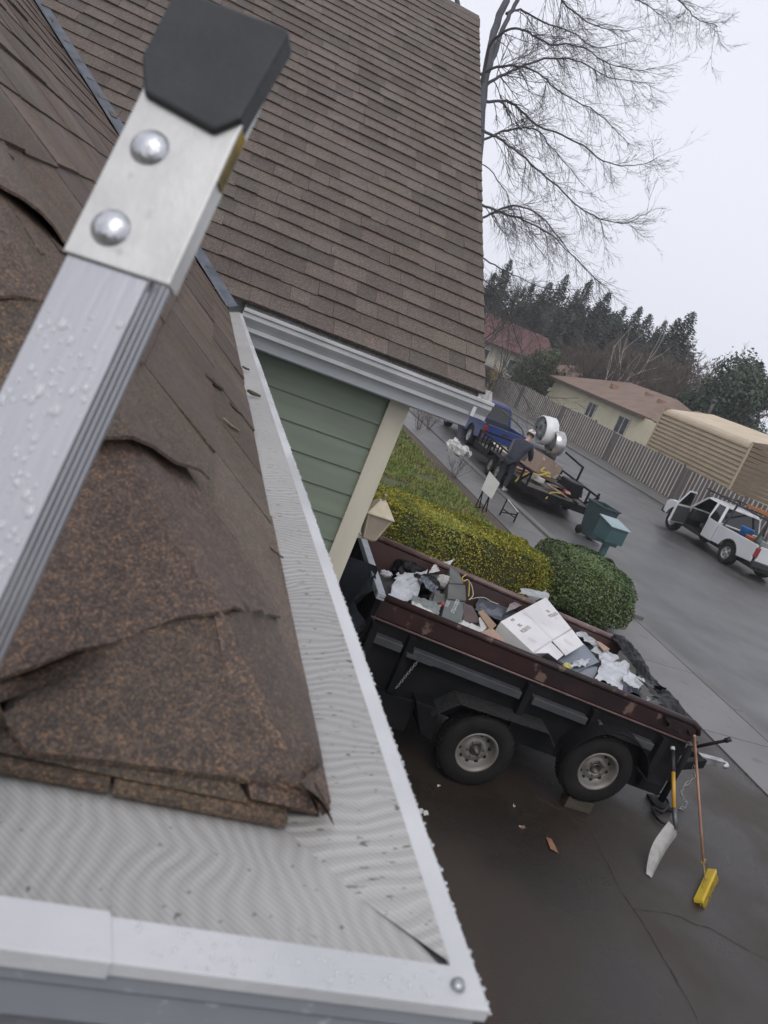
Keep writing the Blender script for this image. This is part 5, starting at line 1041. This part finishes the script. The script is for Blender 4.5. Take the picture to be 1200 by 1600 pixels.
    for s_ in (1, -1):
        b = MB(); b.box((2.95, s_*.36, .66), (.5, .5, .16)); b.box((2.72, s_*.36, 1.0), (.14, .48, .62), ry(R_(-12))); b.box((2.64, s_*.36, 1.36), (.09, .22, .16), ry(R_(-12))); b.build('seat', M_seat, t, bevel=.03)
    b = MB(); b.bx(3.5, 3.72, -.78, .78, .70, 1.05); b.build('dashboard', M_trimb, t, bevel=.04)
    return t
M_wtruck = mat('white_car_paint', (.56, .57, .58), (.50, .51, .52), rough=.28, scale=2, coat=.5)
M_btruck = mat('blue_car_paint', (.012, .035, .16), (.010, .028, .13), rough=.3, scale=2, coat=.5)
M_alloy = mat('alloy_wheel', (.50, .50, .51), (.36, .36, .37), rough=.35, metal=.6, scale=12)
bt = pickup('pickup_truck', 'dark blue pickup truck hitched in front of the low black trailer', (11.25, 25.6, 0), R_(88), M_btruck, False, M_alloy)
wt = pickup('pickup_truck', 'white pickup truck with open driver door parked across the street', (18.62, 19.85, 0), R_(90.5), M_wtruck, True, M_alloy)
WM = Matrix.Translation((18.62, 19.85, 0)) @ Matrix.Rotation(R_(90.5), 4, 'Z')
b = MB()
for s_ in (1, -1):
    b.bar((-.2, s_*.66, 1.82), (3.6, s_*.66, 1.86), .05)
    for x, z0 in ((.3, 1.06), (1.85, 1.06)): b.bar((x, s_*.82, z0), (x+.05, s_*.66, 1.84), .05)
    b.bar((3.3, s_*.70, 1.62), (3.45, s_*.66, 1.85), .05)
for x in (-.1, .9, 1.9, 3.4): b.bar((x, -.66, 1.83), (x, .66, 1.83), .045)
b.build('ladder_rack', M_trimb, wt)
M_orange = mat('orange_fibreglass', (.42, .15, .04), (.36, .125, .035), rough=.55, scale=6)
el = thing('extension_ladder', 'orange extension ladder lying on the rack of the white pickup', 'ladder', WM @ Vector((.6, -.12, 1.88)), R_(90.5))
for s_ in (.0, .42):
    b = MB(); b.bar((-1.6, s_-.2, .05), (1.55, s_-.2, .05), .04, .09); b.build('rail', M_orange, el, bevel=.004)
b = MB()
for k in range(9): b.tube([(-1.45+k*.34, -.2, .05), (-1.45+k*.34, .22, .05)], .016, 8)
b.build('rungs', M_alu, el)
def wthing(name, label, cat, x, y, z, prof, m): 
    o = MB().lathe(prof, None, 20).build(name, m); o.location = WM @ Vector((x, y, z)); return tag(o, label, cat)
wthing('bucket', 'bright blue plastic bucket in the bed of the white pickup', 'bucket', 1.25, .42, .93, [(0, 0), (.16, 0), (.21, .38), (.225, .40), (.20, .40), (.15, .03), (0, .03)], mat('blue_plastic', (.02, .14, .42), (.018, .12, .36), rough=.4, scale=6))
wthing('bucket', 'orange plastic bucket in the pickup bed right of the blue bucket', 'bucket', .88, .50, .86, [(0, 0), (.13, 0), (.17, .28), (.185, .30), (.16, .30), (.12, .03), (0, .03)], mat('orange_plastic', (.50, .13, .03), (.42, .11, .03), rough=.4, scale=6))
b = MB(); b.box((0, 0, 0), (1.5, 1.35, .35)); o = b.build('tool_chest', M_trimb, None, bevel=.03); o.location = WM @ Vector((1.05, 0, .74)); o.rotation_euler = (0, 0, R_(90.5)); tag(o, 'flat black tool chest filling the bed of the white pickup', 'tool chest')
b = MB(); b.tube([(0, 0, 0), (0, 0, .40)], .07, 12); o = b.build('gas_bottle', mat('dull_green_bottle', (.06, .09, .07), rough=.4)); o.location = WM @ Vector((.55, .45, .90)); tag(o, 'dull green bottle standing in the pickup bed by the tailgate', 'bottle')
# ================================================================ across the street: fence, houses, shelter
M_pick = mat('grey_brown_pickets', (.12, .10, .092), (.08, .068, .062), rough=.85, scale=2, stretch=(3, 3, .4), island=.16, bump=.15, bscale=30)
M_batt = mat('bleached_battens', (.44, .41, .37), (.33, .305, .28), rough=.85, scale=3, stretch=(3, 3, .5), island=.14)
fn = thing('fence', 'long grey brown picket fence with pale battens along the far verge', 'fence', (24.1, 14.4, 0))
rn = random.Random(41); y = 0.; k = 0
while y < 62:
    W_p = 2.44; h = 1.72+.05*math.sin(k*1.7)
    a = MB(); c = MB(); n_ = 8; dark = 1
    for i in range(n_):
        q = y+i*W_p/n_; a.bx(0, .018, q+.004, q+W_p/n_-.004, .05, h+rn.uniform(-.012, .012))
        if (k % 3 == 1 and i > 5): continue
        c.bx(-.022, -.002, q-.036, q+.036, .03, h+rn.uniform(-.03, .02))
    a.bx(.02, .055, y, y+W_p, .35, .44); a.bx(.02, .055, y, y+W_p, 1.35, 1.44)
    pa = a.build('panel', M_pick, fn); c.build('battens', M_batt, pa)
    b = MB(); b.bx(.02, .12, y-.05, y+.05, 0, h+.06); b.build('post', M_pick, fn); y += W_p; k += 1
M_cwall = mat('cream_house_wall', (.60, .55, .40), (.54, .50, .365), rough=.75, scale=1.5, bump=.1, bscale=20)
M_broof = mat('brown_shingle_roof', (.20, .135, .10), (.15, .102, .08), rough=.85, scale=1.2, bump=.3, bscale=15, c3=(.20, .145, .115), c3scale=7)
M_fram = mat('white_window_frame', (.5, .5, .48), rough=.5)
M_pane = mat('window_pane', (.09, .10, .105), (.05, .055, .06), rough=.1, scale=2)
M_eave = mat('brown_fascia', (.10, .065, .05), rough=.7)
def hip_roof(mb, x0, x1, y0, y1, z0, z1, xr, ya, yb, th=.0):
    a, b_, c, d = (x0, y0, z0), (x1, y0, z0), (x1, y1, z0), (x0, y1, z0); e, f = (xr, ya, z1), (xr, yb, z1)
    mb.add([a, b_, c, d, e, f], [(0, 4, 5, 3), (1, 2, 5, 4), (0, 1, 4), (2, 3, 5)])
def window(parent, P, ux, w_, h, nrm, name='window'):
    """frame around two panes; P = lower corner, ux along the wall, nrm outwards"""
    P, ux, n_ = Vector(P), Vector(ux), Vector(nrm); uz = Vector((0, 0, 1)); M = Matrix((ux, n_, uz)).transposed()
    f = MB(); t_ = .07
    for (a, b_, c, d) in ((0, w_, 0, t_), (0, w_, h-t_, h), (0, t_, t_, h-t_), (w_-t_, w_, t_, h-t_), (w_/2-t_/2, w_/2+t_/2, t_, h-t_)): f.box(P+M @ Vector(((a+b_)/2, .03, (c+d)/2)), (b_-a, .08, d-c), M)
    fo = f.build(name, M_fram, parent)
    g_ = MB(); g_.poly(*[P+M @ Vector(v) for v in ((t_, .02, t_), (w_-t_, .02, t_), (w_-t_, .02, h-t_), (t_, .02, h-t_))]); g_.build('pane', M_pane, fo)
    return fo
ch = thing('bungalow', 'cream bungalow with brown hip roof behind the picket fence', 'house', (27, 43, 0))
def o3(p): return Vector(p)-Vector((27, 43, 0))
b = MB(); b.bx(0, 8, 0, 14.2, 0, 3.02); b.bx(-.0, 6.5, -5.5, -.002, 0, 2.98); b.build('wall', M_cwall, ch)
b = MB(); hip_roof(b, -.45, 8.6, .6-.0, 15.0, 3.10, 4.85, 4.1, 4.6, 11.0); hip_roof(b, .35, 8.2, -6.4, 3.0, 3.06, 4.62, 4.15, -3.0, 2.0); ro = b.build('roof', M_broof, ch)
b = MB()
b.bx(-.50, -.45, .55, 15.05, 2.95, 3.12); b.bx(-.45, 8.6, .55, .60, 2.95, 3.12); b.bx(-.45, 8.6, 15.0, 15.05, 2.95, 3.12); b.bx(.30, .35, -6.4, .5, 2.92, 3.08); b.bx(-.448, 0, .61, 15.0, 2.96, 3.0); b.build('fascia', M_eave, ch)
for (x, y, z) in ((1.9, 9.0, 4.18), (3.0, 6.2, 4.5), (2.6, 3.8, 4.35)):
    b = MB(); b.bx(x-.22, x+.22, y-.22, y+.22, z-.2, z+.09); b.build('roof_vent', mat('rusty_vent', (.28, .17, .11), rough=.7), ro)
b = MB(); b.tube([(4.6, 1.6, 4.2), (4.6, 1.6, 5.5)], .10, 10); b.tube([(4.6, 1.6, 5.45), (4.6, 1.6, 5.65)], .17, 10); b.build('flue', M_ledge, ro)
window(ch, o3((26.998, 50.7, 1.55)), (0, -1, 0), 1.25, 1.05, (-1, 0, 0)); window(ch, o3((26.998, 46.3, 1.45)), (0, -1, 0), 1.45, 1.15, (-1, 0, 0))
# metal shelter with horizontal ribs
rv = thing('metal_shelter', 'tan ribbed metal shelter with rounded eave beside the cream bungalow', 'shelter', (25.6, 32.1, 0))
M_tan = mat('tan_ribbed_metal', (.42, .335, .225), (.37, .295, .20), rough=.45, scale=1.2, metal=.1)
M_tand = mat('shaded_tan_groove', (.40, .32, .215), (.36, .285, .195), rough=.5, scale=1.2, metal=.1)
prof = []; nrib = 15; z = .2
b = MB(); Y0r, Y1r = 0.0, 7.8
rows = []
for i in range(nrib):
    z0 = .25+i*.225; rows += [(0, z0), (0, z0+.12), (.11, z0+.135), (.11, z0+.20)]
rows += [(0, 3.63), (0.0, 3.72), (.05, 3.85), (.16, 3.95), (.34, 4.0)]
n = len(rows); vs = [(x, Y0r, z) for x, z in rows]+[(x, Y1r, z) for x, z in rows]; b.add(vs, [(i, i+1, i+1+n, i+n) for i in range(n-1)])
b.build('side_wall', M_tan, rv, fix=False)
b = MB(); y = 0.0; rows = []
while y < 7.8:
    rows += [(y, 0), (y+.13, 0), (y+.16, .03), (y+.19, 0)]; y += .23
n = len(rows); vs = [(.34, min(q, 7.8), 4.0+h) for q, h in rows]+[(3.0, min(q, 7.8), 4.62+h) for q, h in rows]+[(5.8, min(q, 7.8), 4.0+h) for q, h in rows]
b.add(vs, [(i+k*n, i+1+k*n, i+1+(k+1)*n, i+(k+1)*n) for k in (0, 1) for i in range(n-1)]); b.build('roof', mat('pale_tan_roof', (.52, .44, .33), (.46, .385, .29), rough=.4, metal=.1, scale=1), rv, fix=False)
b = MB(); b2 = MB()
for i in range(17):
    z0 = .2+i*.225; b.hexa([(.02, -.0, z0), (5.9, -.0, z0), (5.9, .06, z0), (.02, .06, z0)], [(.02, -.03, z0+.19), (5.9, -.03, z0+.19), (5.9, .06, z0+.19), (.02, .06, z0+.19)])
    b2.hexa([(.02, 7.74, z0), (5.9, 7.74, z0), (5.9, 7.8, z0), (.02, 7.8, z0)], [(.02, 7.74, z0+.19), (5.9, 7.74, z0+.19), (5.9, 7.8, z0+.19), (.02, 7.8, z0+.19)])
b.poly((.02, -.031, 3.99), (5.9, -.031, 3.99), (3.0, -.031, 4.6)); M_rend = mat('brown_ribbed_end', (.20, .15, .105), (.17, .128, .09), rough=.55, scale=1.5); b.build('end_wall', M_rend, rv); b2.build('end_wall', M_rend, rv)
b = MB(); b.bx(-.03, .05, -.03, .05, 0, 3.95); b.bx(-.03, .05, 7.78, 7.86, 0, 3.95); b.build('corner_trim', M_tan, rv)
# red roofed house and the brown roof farther back
rh = thing('red_roof_house', 'small white house with dark red roof beside the gable roof edge', 'house', (23.0, 70, 0))
b = MB(); b.bx(1.0, 9.0, 0, 9.0, 0, 3.9); b.build('wall', mat('off_white_wall', (.46, .43, .36), rough=.8, scale=2), rh)
b = MB(); b.hexa([(.4, -.8, 3.75), (9.6, -.8, 3.75), (9.6, 9.8, 3.75), (.4, 9.8, 3.75)], [(.4, 4.4, 6.2), (9.6, 4.4, 6.2), (9.6, 4.6, 6.2), (.4, 4.6, 6.2)]); b.build('roof', mat('dark_red_roof', (.105, .036, .034), (.08, .03, .029), rough=.8, scale=2, bump=.3, bscale=9), rh)
window(rh, (1.6, -.002, 2.0), (1, 0, 0), 1.4, 1.1, (0, -1, 0)); window(rh, (5.0, -.002, 2.0), (1, 0, 0), 1.4, 1.1, (0, -1, 0))
bh = thing('brown_roof_house', 'brown roofed house half hidden behind the green tree and the bungalow', 'house', (31, 64, 0))
b = MB(); b.bx(.5, 8, 0, 9, 0, 3.4); b.build('wall', M_cwall, bh)
b = MB(); hip_roof(b, 0, 8.6, -.6, 9.6, 3.3, 5.0, 4.2, 3.5, 6); b.build('roof', mat('rosy_brown_roof', (.19, .115, .09), (.15, .095, .075), rough=.85, scale=2), bh)
vn = thing('parked_van', 'dark parked van with pale windows beyond the fence end near the red roofed house', 'van', (21.9, 60.5, 0), R_(80))
b = MB(); b.prism([(-2.3, .35), (2.35, .35), (2.4, .95), (1.5, 1.15), (.9, 2.0), (-2.2, 2.05), (-2.3, 1.2)], -.9, .9); b.build('body', mat('dark_van_paint', (.035, .037, .042), rough=.35), vn, bevel=.06)
for s_ in (1, -1):
    b = MB()
    for x0, x1, xb in ((-2.0, -1.0, -2.05), (-.85, .1, -.85)): b.poly((x0, s_*.903, 1.25), (x1, s_*.903, 1.25), (x1, s_*.903, 1.85), (x0, s_*.903, 1.85))
    b.build('side_windows', mat('pale_glass', (.2, .22, .24), rough=.1), vn)
    for x in (-1.4, 1.5): MB().lathe([(0, -.1), (.33, -.1), (.35, 0), (.33, .1), (0, .1)], Matrix.Translation((x, s_*.8, .35)) @ Matrix.Rotation(R_(90), 4, 'X'), 20).build('wheel', M_tyre, vn)
# low wooded rise far away
hl = MB(); n = 40; vs = []; 
for j in range(9):
    for i in range(n+1):
        x = -60+220*i/n; y = 78+18*j; vs.append((x, y, -.05+max(0, (j-.3))*1.1*(1-.2*math.sin(i*.4))*min(1, max(0, (x+30)/60))))
hl.add(vs, [(j*(n+1)+i, j*(n+1)+i+1, (j+1)*(n+1)+i+1, (j+1)*(n+1)+i) for j in range(8) for i in range(n)], True); struct(hl, 'hill', mat('dark_ground_cover', (.05, .048, .032), (.035, .04, .022), rough=.95, scale=.3))
# ================================================================ trees
M_fir = mat('fir_needles', (.020, .034, .022), (.034, .050, .032), rough=.75, scale=.6, island=.5)
M_trunk = mat('conifer_bark', (.06, .045, .035), rough=.9)
def conifer(seed, H=12., R=2.6, label='', loc=(0, 0, 0)):
    rn = random.Random(seed); t = thing('conifer', label, 'tree', loc, rn.uniform(0, 6), 'dark conifers on the rise')
    b = MB(); b.tube([(0, 0, -1), (.05, 0, H*.5), (0, 0, H)], [.24, .14, .03], 6); b.build('trunk', M_trunk, t)
    mb = MB(); z = H*.06
    while z < H*.995:
        f = 1-z/H; rr = R*(f**.78)*(1+.38*noise.noise(Vector((z*.8, seed, 0))))+.10; nb = max(4, int(5+9*f)); a0 = rn.uniform(0, 6)
        for k in range(nb):
            a = a0+2*math.pi*k/nb+rn.uniform(-.3, .3); L_ = rr*rn.uniform(.55, 1.15); d = Vector((math.cos(a), math.sin(a), 0)); s_ = Vector((-d.y, d.x, 0)); m_ = max(2, int(L_/.38))
            for q in range(m_):
                u = (q+.6)/m_; c = d*L_*u+Vector((0, 0, z-.30*L_*u*u+.12*L_*u)); w_ = (.10+.46*min(1, rr/2))*(1-.55*u)
                for sd_ in (-1, 1):
                    tip = c+s_*sd_*w_*rn.uniform(.6, 1.2)+d*w_*.6+Vector((0, 0, rn.uniform(-.30, -.02)*w_*1.4)); e = d*(.05+.10*min(1, rr/1.5))+Vector((0, 0, rn.uniform(-.08, .08)))
                    mb.add([c-e, tip-e*.4, tip+e*.6, c+e], [(0, 1, 2, 3)])
        z += max(.11, .24*(.4+f*.8))
    mb.build('crown', M_fir, t, fix=False); return t
protos = [conifer(1, 12, 4.6), conifer(2, 12, 4.0), conifer(3, 12, 5.2)]
# (x, y in the picture of the tip, distance, height, label)
CT = [(800, 405, 92, 'partly behind the gable roof edge, leftmost conifer of the dark row'), (835, 442, 96, 'second conifer from the gable roof edge'), (862, 440, 90, 'broad conifer above the green tree'), (888, 428, 96, 'conifer under the tip of the lowest bare branches'), (925, 436, 100, 'pointed conifer with a bare gap to its right'),
      (953, 456, 92, 'conifer standing behind the left half of the brown hip roof'), (978, 478, 100, 'low pointed conifer in the middle of the row'), (1003, 478, 94, 'conifer above the ridge middle of the bungalow'), (1018, 490, 102, 'slim conifer right above the flue'), (1042, 500, 96, 'conifer right of the pale birch'), (1063, 496, 90, 'tall conifer at the right end of the dense row'), (1085, 486, 88, 'ragged tall conifer at the far right of the row, tip above its neighbours'),
      (1192, 565, 62, 'slim conifer at the right picture edge behind the rounded evergreen'), (775, 425, 88, 'wide conifer mostly hidden by the gable roof edge'), (815, 470, 82, 'low wide conifer right above the green tree'), (880, 478, 82, 'low wide conifer above the left roof corner of the bungalow'), (915, 484, 84, 'low conifer filling the gap above the bungalow ridge start'), (968, 500, 86, 'low wide conifer behind the pale birch'), (905, 452, 104, 'far conifer showing between two nearer conifers'), (1030, 515, 86, 'short conifer in front of the row near the flue'), (850, 462, 84, 'short dark conifer behind the green tree'), (940, 470, 86, 'short dark conifer behind the ridge start of the bungalow')]
for i, (x, y, dist, lab) in enumerate(CT):
    q = DP(x, y, dist); base = -.3+max(0, (q.y-83)/18*1.1); H = q.z-base; src = protos[i % 3]; lab = 'dark conifer, '+lab
    lab = ' '.join(lab.split()[:16]); sc_ = (H/12*(1.0 if i % 3 else .88),)*2+(H/12,)
    if i < 3: o = src; o.location = (q.x, q.y, base); o.scale = sc_; o['label'] = lab
    else: o = dup(src, (q.x, q.y, base), i*1.3, sc_, lab, 'dark conifers on the rise')
def leafy_tree(name, label, loc, H, R, m, n, size, seed, z0=.25, lobes=9, cat='tree', sq=1.0):
    rn = random.Random(seed); t = thing(name, label, cat, loc); b = MB()
    b.tube([(0, 0, -.5), (0.05, 0, H*.4), (0, .05, H*.7)], [.05*H*.45, .03*H*.45, .012*H], 7)
    for k in range(7):
        a = k*.9; b.tube([(0, 0, H*.25), (math.cos(a)*R*.4, math.sin(a)*R*.4, H*.5), (math.cos(a)*R*.75, math.sin(a)*R*.75, H*.68)], [.012*H, .008*H, .003*H], 5)
    b.build('trunk', M_trunk, t); cs = []
    for k in range(lobes):
        a = rn.uniform(0, 6.28); r = R*.55*rn.random()**.5; z = H*rn.uniform(z0+.12, .84); cs.append((Vector((math.cos(a)*r, math.sin(a)*r, z)), min(R*rn.uniform(.36, .56), (H*1.02-z))))
    mb = MB(); pts = []
    for i in range(n):
        c, r = cs[i % lobes]; d = Vector((rn.gauss(0, 1), rn.gauss(0, 1), rn.gauss(0, 1))).normalized(); k = rn.random()**.35*(1+.35*noise.noise(c*2+d*2.4)); q = c+d*r*k
        if q.z < .1: continue
        pts.append((q, d))
    leaves(mb, pts, size, rn, .6); mb.build('crown', m, t, fix=False); return t
M_ever = mat('evergreen_leaves', (.018, .036, .018), (.032, .055, .025), rough=.6, scale=.7, island=.5)
q = DP(1137, 640, 57); leafy_tree('evergreen_tree', 'dense rounded dark evergreen tree behind the tan metal shelter', (q.x, q.y, 0), 9.7, 3.7, M_ever, 42000, .26, 5, .04, 26)
q = DP(1175, 660, 66); leafy_tree('evergreen_tree', 'low dark evergreen bush at the right picture edge beside the rounded evergreen', (q.x, q.y, 0), 6.5, 3.0, M_ever, 14000, .24, 7, .05, 12)
M_gtree = mat('mid_green_leaves', (.045, .062, .022), (.065, .08, .032), rough=.65, scale=.8, island=.5)
q = DP(838, 575, 62); leafy_tree('green_tree', 'loose mid green tree between the red roof and the bungalow', (q.x, q.y, 0), 5.6, 2.3, M_gtree, 6500, .20, 9, .2, 9)
q = DP(868, 570, 64); leafy_tree('green_tree', 'smaller mid green tree touching the left roof corner of the bungalow', (q.x, q.y, 0), 4.6, 1.7, M_gtree, 3500, .2, 11, .2, 6)
q = DP(770, 592, 60); leafy_tree('yellow_shrub', 'small yellow leaved shrub at the fence end beside the gable roof edge', (q.x, q.y, 0), 2.5, .8, mat('yellow_leaves', (.26, .17, .03), (.2, .15, .03), island=.4), 700, .12, 13, .1, 4, 'shrub')
for k, (x, y, dist, R, lab) in enumerate(((822, 462, 86, 5.0, 'dark round topped evergreen behind the green tree, first from the gable edge'), (873, 466, 88, 4.4, 'dark round topped evergreen between two conifers above the green tree'), (946, 476, 94, 4.8, 'dark round topped evergreen above the left end of the bungalow ridge'), (992, 500, 96, 4.2, 'dark round topped evergreen left of the pale birch crown'), (1052, 520, 92, 4.6, 'dark round topped evergreen at the right end of the conifer row'))):
    q = DP(x, y, dist); b_ = -.3+max(0, (q.y-83)/18*1.1); leafy_tree('evergreen_tree', lab, (q.x, q.y, b_), q.z-b_, R, M_fir, 9000, .42, 60+k, .05, 14)
# bare thicket
def bare_tree(name, label, loc, H, seed, m, lev=3, n=5, grp=None, spread=.55, r=.05, mind=.012, up=.05, droop=0):
    rn = random.Random(seed); t = thing(name, label, 'tree', loc, 0, grp); b = MB(); c = MB()
    b.tube([(0, 0, -.6), (0.05, 0, H*.2), (0.0, .05, H*.4)], [r*1.6, r*1.2, r], 6)
    for k in range(n):
        a = 2*math.pi*k/n+rn.uniform(-.4, .4); grow(c, (0, .02, H*rn.uniform(.12, .4)), (math.cos(a)*spread, math.sin(a)*spread, 1), H*rn.uniform(.36, .55), r*.8, lev, rn, droop, up, .6, 4, (3, 5), mind)
    b.build('trunk', m, t); c.build('branches', m, t, fix=False); return t
M_thick = mat('brown_thicket', (.11, .082, .066), (.07, .053, .044), rough=.95, scale=.5)
bp = [bare_tree('bare_tree', '', (0, 0, 0), 7., 21, M_thick, 4, 8, 'bare brown thicket trees', .6, .05, .014), bare_tree('bare_tree', '', (0, 0, 0), 7., 22, M_thick, 4, 8, 'bare brown thicket trees', .75, .045, .014)]
TH = [(910, 560, 76), (935, 552, 80), (955, 545, 72), (985, 535, 74), (1005, 545, 68), (1030, 540, 72), (1050, 555, 66), (1075, 545, 74), (1095, 570, 64), (1110, 545, 80), (965, 545, 66), (1040, 575, 60), (920, 545, 70), (1020, 560, 63), (1180, 610, 70)]
for i, (x, y, dist) in enumerate(TH):
    q = DP(x, y, dist); s_ = max(.5, q.z/7.0); lab = 'bare brown tree in the thicket behind the bungalow roof'
    if i == len(TH)-1: lab = 'bare brown tree at the right picture edge behind the shelter'
    if i < 2: o = bp[i]; o.location = (q.x, q.y, 0); o.scale = (s_,)*3; o['label'] = lab
    else: o = dup(bp[i % 2], (q.x, q.y, 0), i*1.7, (s_*1.1, s_*1.1, s_), lab, 'bare brown thicket trees')
M_birch = mat('pale_birch_bark', (.42, .39, .35), (.30, .28, .25), rough=.8, scale=3)
q = DP(968, 555, 60); bare_tree('birch', 'pale barked bare birch in front of the brown thicket', (q.x, q.y, 0), q.z+3.6, 31, M_birch, 1, 3, None, .25, .05, .02)
q = DP(996, 560, 61); bare_tree('birch', 'smaller pale birch right of the taller birch', (q.x, q.y, 0), q.z+2.2, 33, M_birch, 1, 3, None, .25, .04, .018)
q = DP(778, 470, 55); bare_tree('bare_tree', 'twiggy dark bare tree low beside the gable roof edge', (q.x, q.y, 0), q.z+2.6, 35, mat('dark_twigs', (.05, .045, .038), rough=.9), 4, 7, None, .6, .06, .010)
q = DP(830, 470, 58); bare_tree('bare_tree', 'second dark bare tree rising before the leftmost conifers', (q.x, q.y, 0), q.z+1.8, 37, M_bark, 3, 6, None, .55, .05, .010)
# ---------------------------------------------------------------- the big bare tree behind the gable
big = thing('big_bare_tree', 'big leafless tree arching over the street from behind the gable roof', 'tree', (8.6, 31.5, 0))
BO = Vector(big.location); rn = random.Random(101)
tr_ = MB(); br_ = MB()
def limb(mb, pix, r0, r1, dd=(0, 0), twigs=0, lev=2, tl=1.6, droop=.10):
    n = len(pix); pts = []
    for i, (x, y) in enumerate(pix):
        f = i/(n-1); pts.append(DP(x, y, 30+dd[0]+(dd[1]-dd[0])*f**.8)-BO)
    out = []
    for i in range(n-1):
        p0, p1, p2, p3 = pts[max(i-1, 0)], pts[i], pts[i+1], pts[min(i+2, n-1)]
        for k in range(5):
            t = k/5; out.append(.5*((2*p1)+(p2-p0)*t+(2*p0-5*p1+4*p2-p3)*t*t+(3*p1-p0-3*p2+p3)*t**3)+Vector((rn.uniform(-1, 1), rn.uniform(-1, 1), rn.uniform(-1, 1)))*.03)
    out.append(pts[-1]); m_ = len(out); rs = [r0+(r1-r0)*(i/(m_-1))**.7 for i in range(m_)]
    mb.tube(out, rs, 8 if r0 > .1 else 5, False)
    for k in range(twigs):
        f = rn.uniform(.12, 1.0)**.8; i = min(m_-2, int(f*(m_-1))); q = out[i]; d = (out[i+1]-out[i]).normalized(); o = d.orthogonal().normalized(); a = rn.uniform(0, 6.28); o = o*math.cos(a)+d.cross(o)*math.sin(a)
        L_ = tl*rn.uniform(.5, 1.25)*(1-.3*f)
        # young shoots sag and then lift at their tips
        p = Vector(q); dd_ = (d*.9+o*.75+Vector((0, 0, -.25))).normalized(); sp = [p.copy()]; n_ = 8
        for j in range(n_):
            dd_ = (dd_+Vector((.02, 0, -.10 if j < 4 else .11))+Vector((rn.uniform(-1, 1), rn.uniform(-1, 1), rn.uniform(-1, 1)))*.09).normalized(); p = p+dd_*L_/n_; sp.append(p.copy())
        r_ = max(.0070, min(.022, rs[i]*.34)); br_.tube(sp, [r_*(1-.62*j/n_) for j in range(n_+1)], 4, False)
        for c in range(rn.randint(4, 8)):
            j = rn.randint(1, n_-1); dq = (sp[j+1]-sp[j]).normalized(); o2 = dq.orthogonal().normalized(); a = rn.uniform(0, 6.28); o2 = o2*math.cos(a)+dq.cross(o2)*math.sin(a)
            grow(br_, sp[j], dq+o2*.6, L_*.42*rn.uniform(.5, 1.2), r_*.6, lev-1, rn, .03, .05, .55, 4, (2, 3), .0042, .13, .6)
limb(tr_, [(722, 690), (735, 560), (742, 400), (747, 250), (757, 130), (772, 50), (795, -10), (815, -70)], .27, .11)
limb(tr_, [(747, 240), (738, 120), (722, 30), (700, -40)], .15, .08)
limb(tr_, [(757, 125), (772, 85), (790, 35), (808, 0), (835, -60)], .11, .07)
LB = [([(752, 140), (764, 75), (788, 49), (817, 47), (859, 69), (904, 71), (952, 101), (1012, 112)], .075, 26),
      ([(742, 150), (770, 126), (799, 112), (851, 92), (900, 94), (952, 120), (1024, 131)], .085, 26),
      ([(745, 118), (776, 105), (808, 104), (840, 112), (877, 146), (934, 176), (982, 225)], .065, 24),
      ([(735, 160), (765, 159), (799, 161), (840, 195), (900, 221), (952, 255), (1000, 258), (1031, 244)], .08, 26),
      ([(735, 226), (765, 214), (799, 202), (836, 202), (870, 240), (915, 292)], .065, 20),
      ([(737, 200), (760, 206), (787, 221), (829, 255), (870, 292), (915, 330), (971, 349), (1016, 330)], .07, 24),
      ([(735, 350), (760, 338), (802, 322), (840, 334), (870, 367), (900, 405), (940, 442)], .06, 22),
      ([(732, 312), (765, 325), (799, 337), (851, 360), (885, 390), (945, 450)], .065, 22),
      ([(792, 22), (812, 15), (847, 34), (892, 49), (934, 75), (1000, 60)], .06, 20), ([(830, -60), (877, 0), (930, 41), (985, 48)], .06, 16), ([(840, -80), (960, -40), (1057, 0), (1087, 28), (1121, 41)], .05, 16),
      ([(840, -70), (930, -30), (1010, 8), (1040, 30)], .05, 14),
      ([(732, 270), (758, 258), (790, 300), (810, 350), (850, 400)], .03, 12), ([(735, 385), (765, 410), (800, 428), (850, 450), (905, 452)], .04, 14),
      ([(735, 420), (760, 440), (790, 480), (820, 560), (850, 615), (905, 622)], .032, 10), ([(735, 440), (765, 490), (778, 540), (800, 590), (830, 640)], .025, 8), ([(738, 470), (768, 450), (800, 470), (835, 520), (850, 560)], .028, 9)]
for i, (px, r, tw_) in enumerate(LB): limb(br_, px, r, .010, (0, (-3.5, 2.5, -1.2, 4, .5)[i % 5]), int(tw_*1.9), 2, 1.9)
tr_.build('trunk', mat('wet_grey_bark', (.085, .085, .10), (.055, .055, .066), rough=.85, scale=2, bump=.4, bscale=12), big); br_.build('branches', mat('wet_twigs', (.060, .056, .062), (.045, .041, .045), rough=.85, scale=2), big, fix=False)
# ================================================================ damp air
hz = MB(); hz.bx(-120, 260, -80, 340, -1.2, 60)
ho = hz.build('haze', (lambda m: m)(bpy.data.materials.new('damp_air'))); ho['kind'] = 'stuff'
hm = ho.data.materials[0]; hm.use_nodes = True; t = hm.node_tree; t.nodes.remove(t.nodes['Principled BSDF'])
v = t.nodes.new('ShaderNodeVolumePrincipled'); v.inputs['Color'].default_value = (.93, .95, 1, 1); v.inputs['Density'].default_value = .0009; v.inputs['Anisotropy'].default_value = .2
t.links.new(v.outputs[0], t.nodes['Material Output'].inputs['Volume'])
sc.cycles.volume_bounces = 1
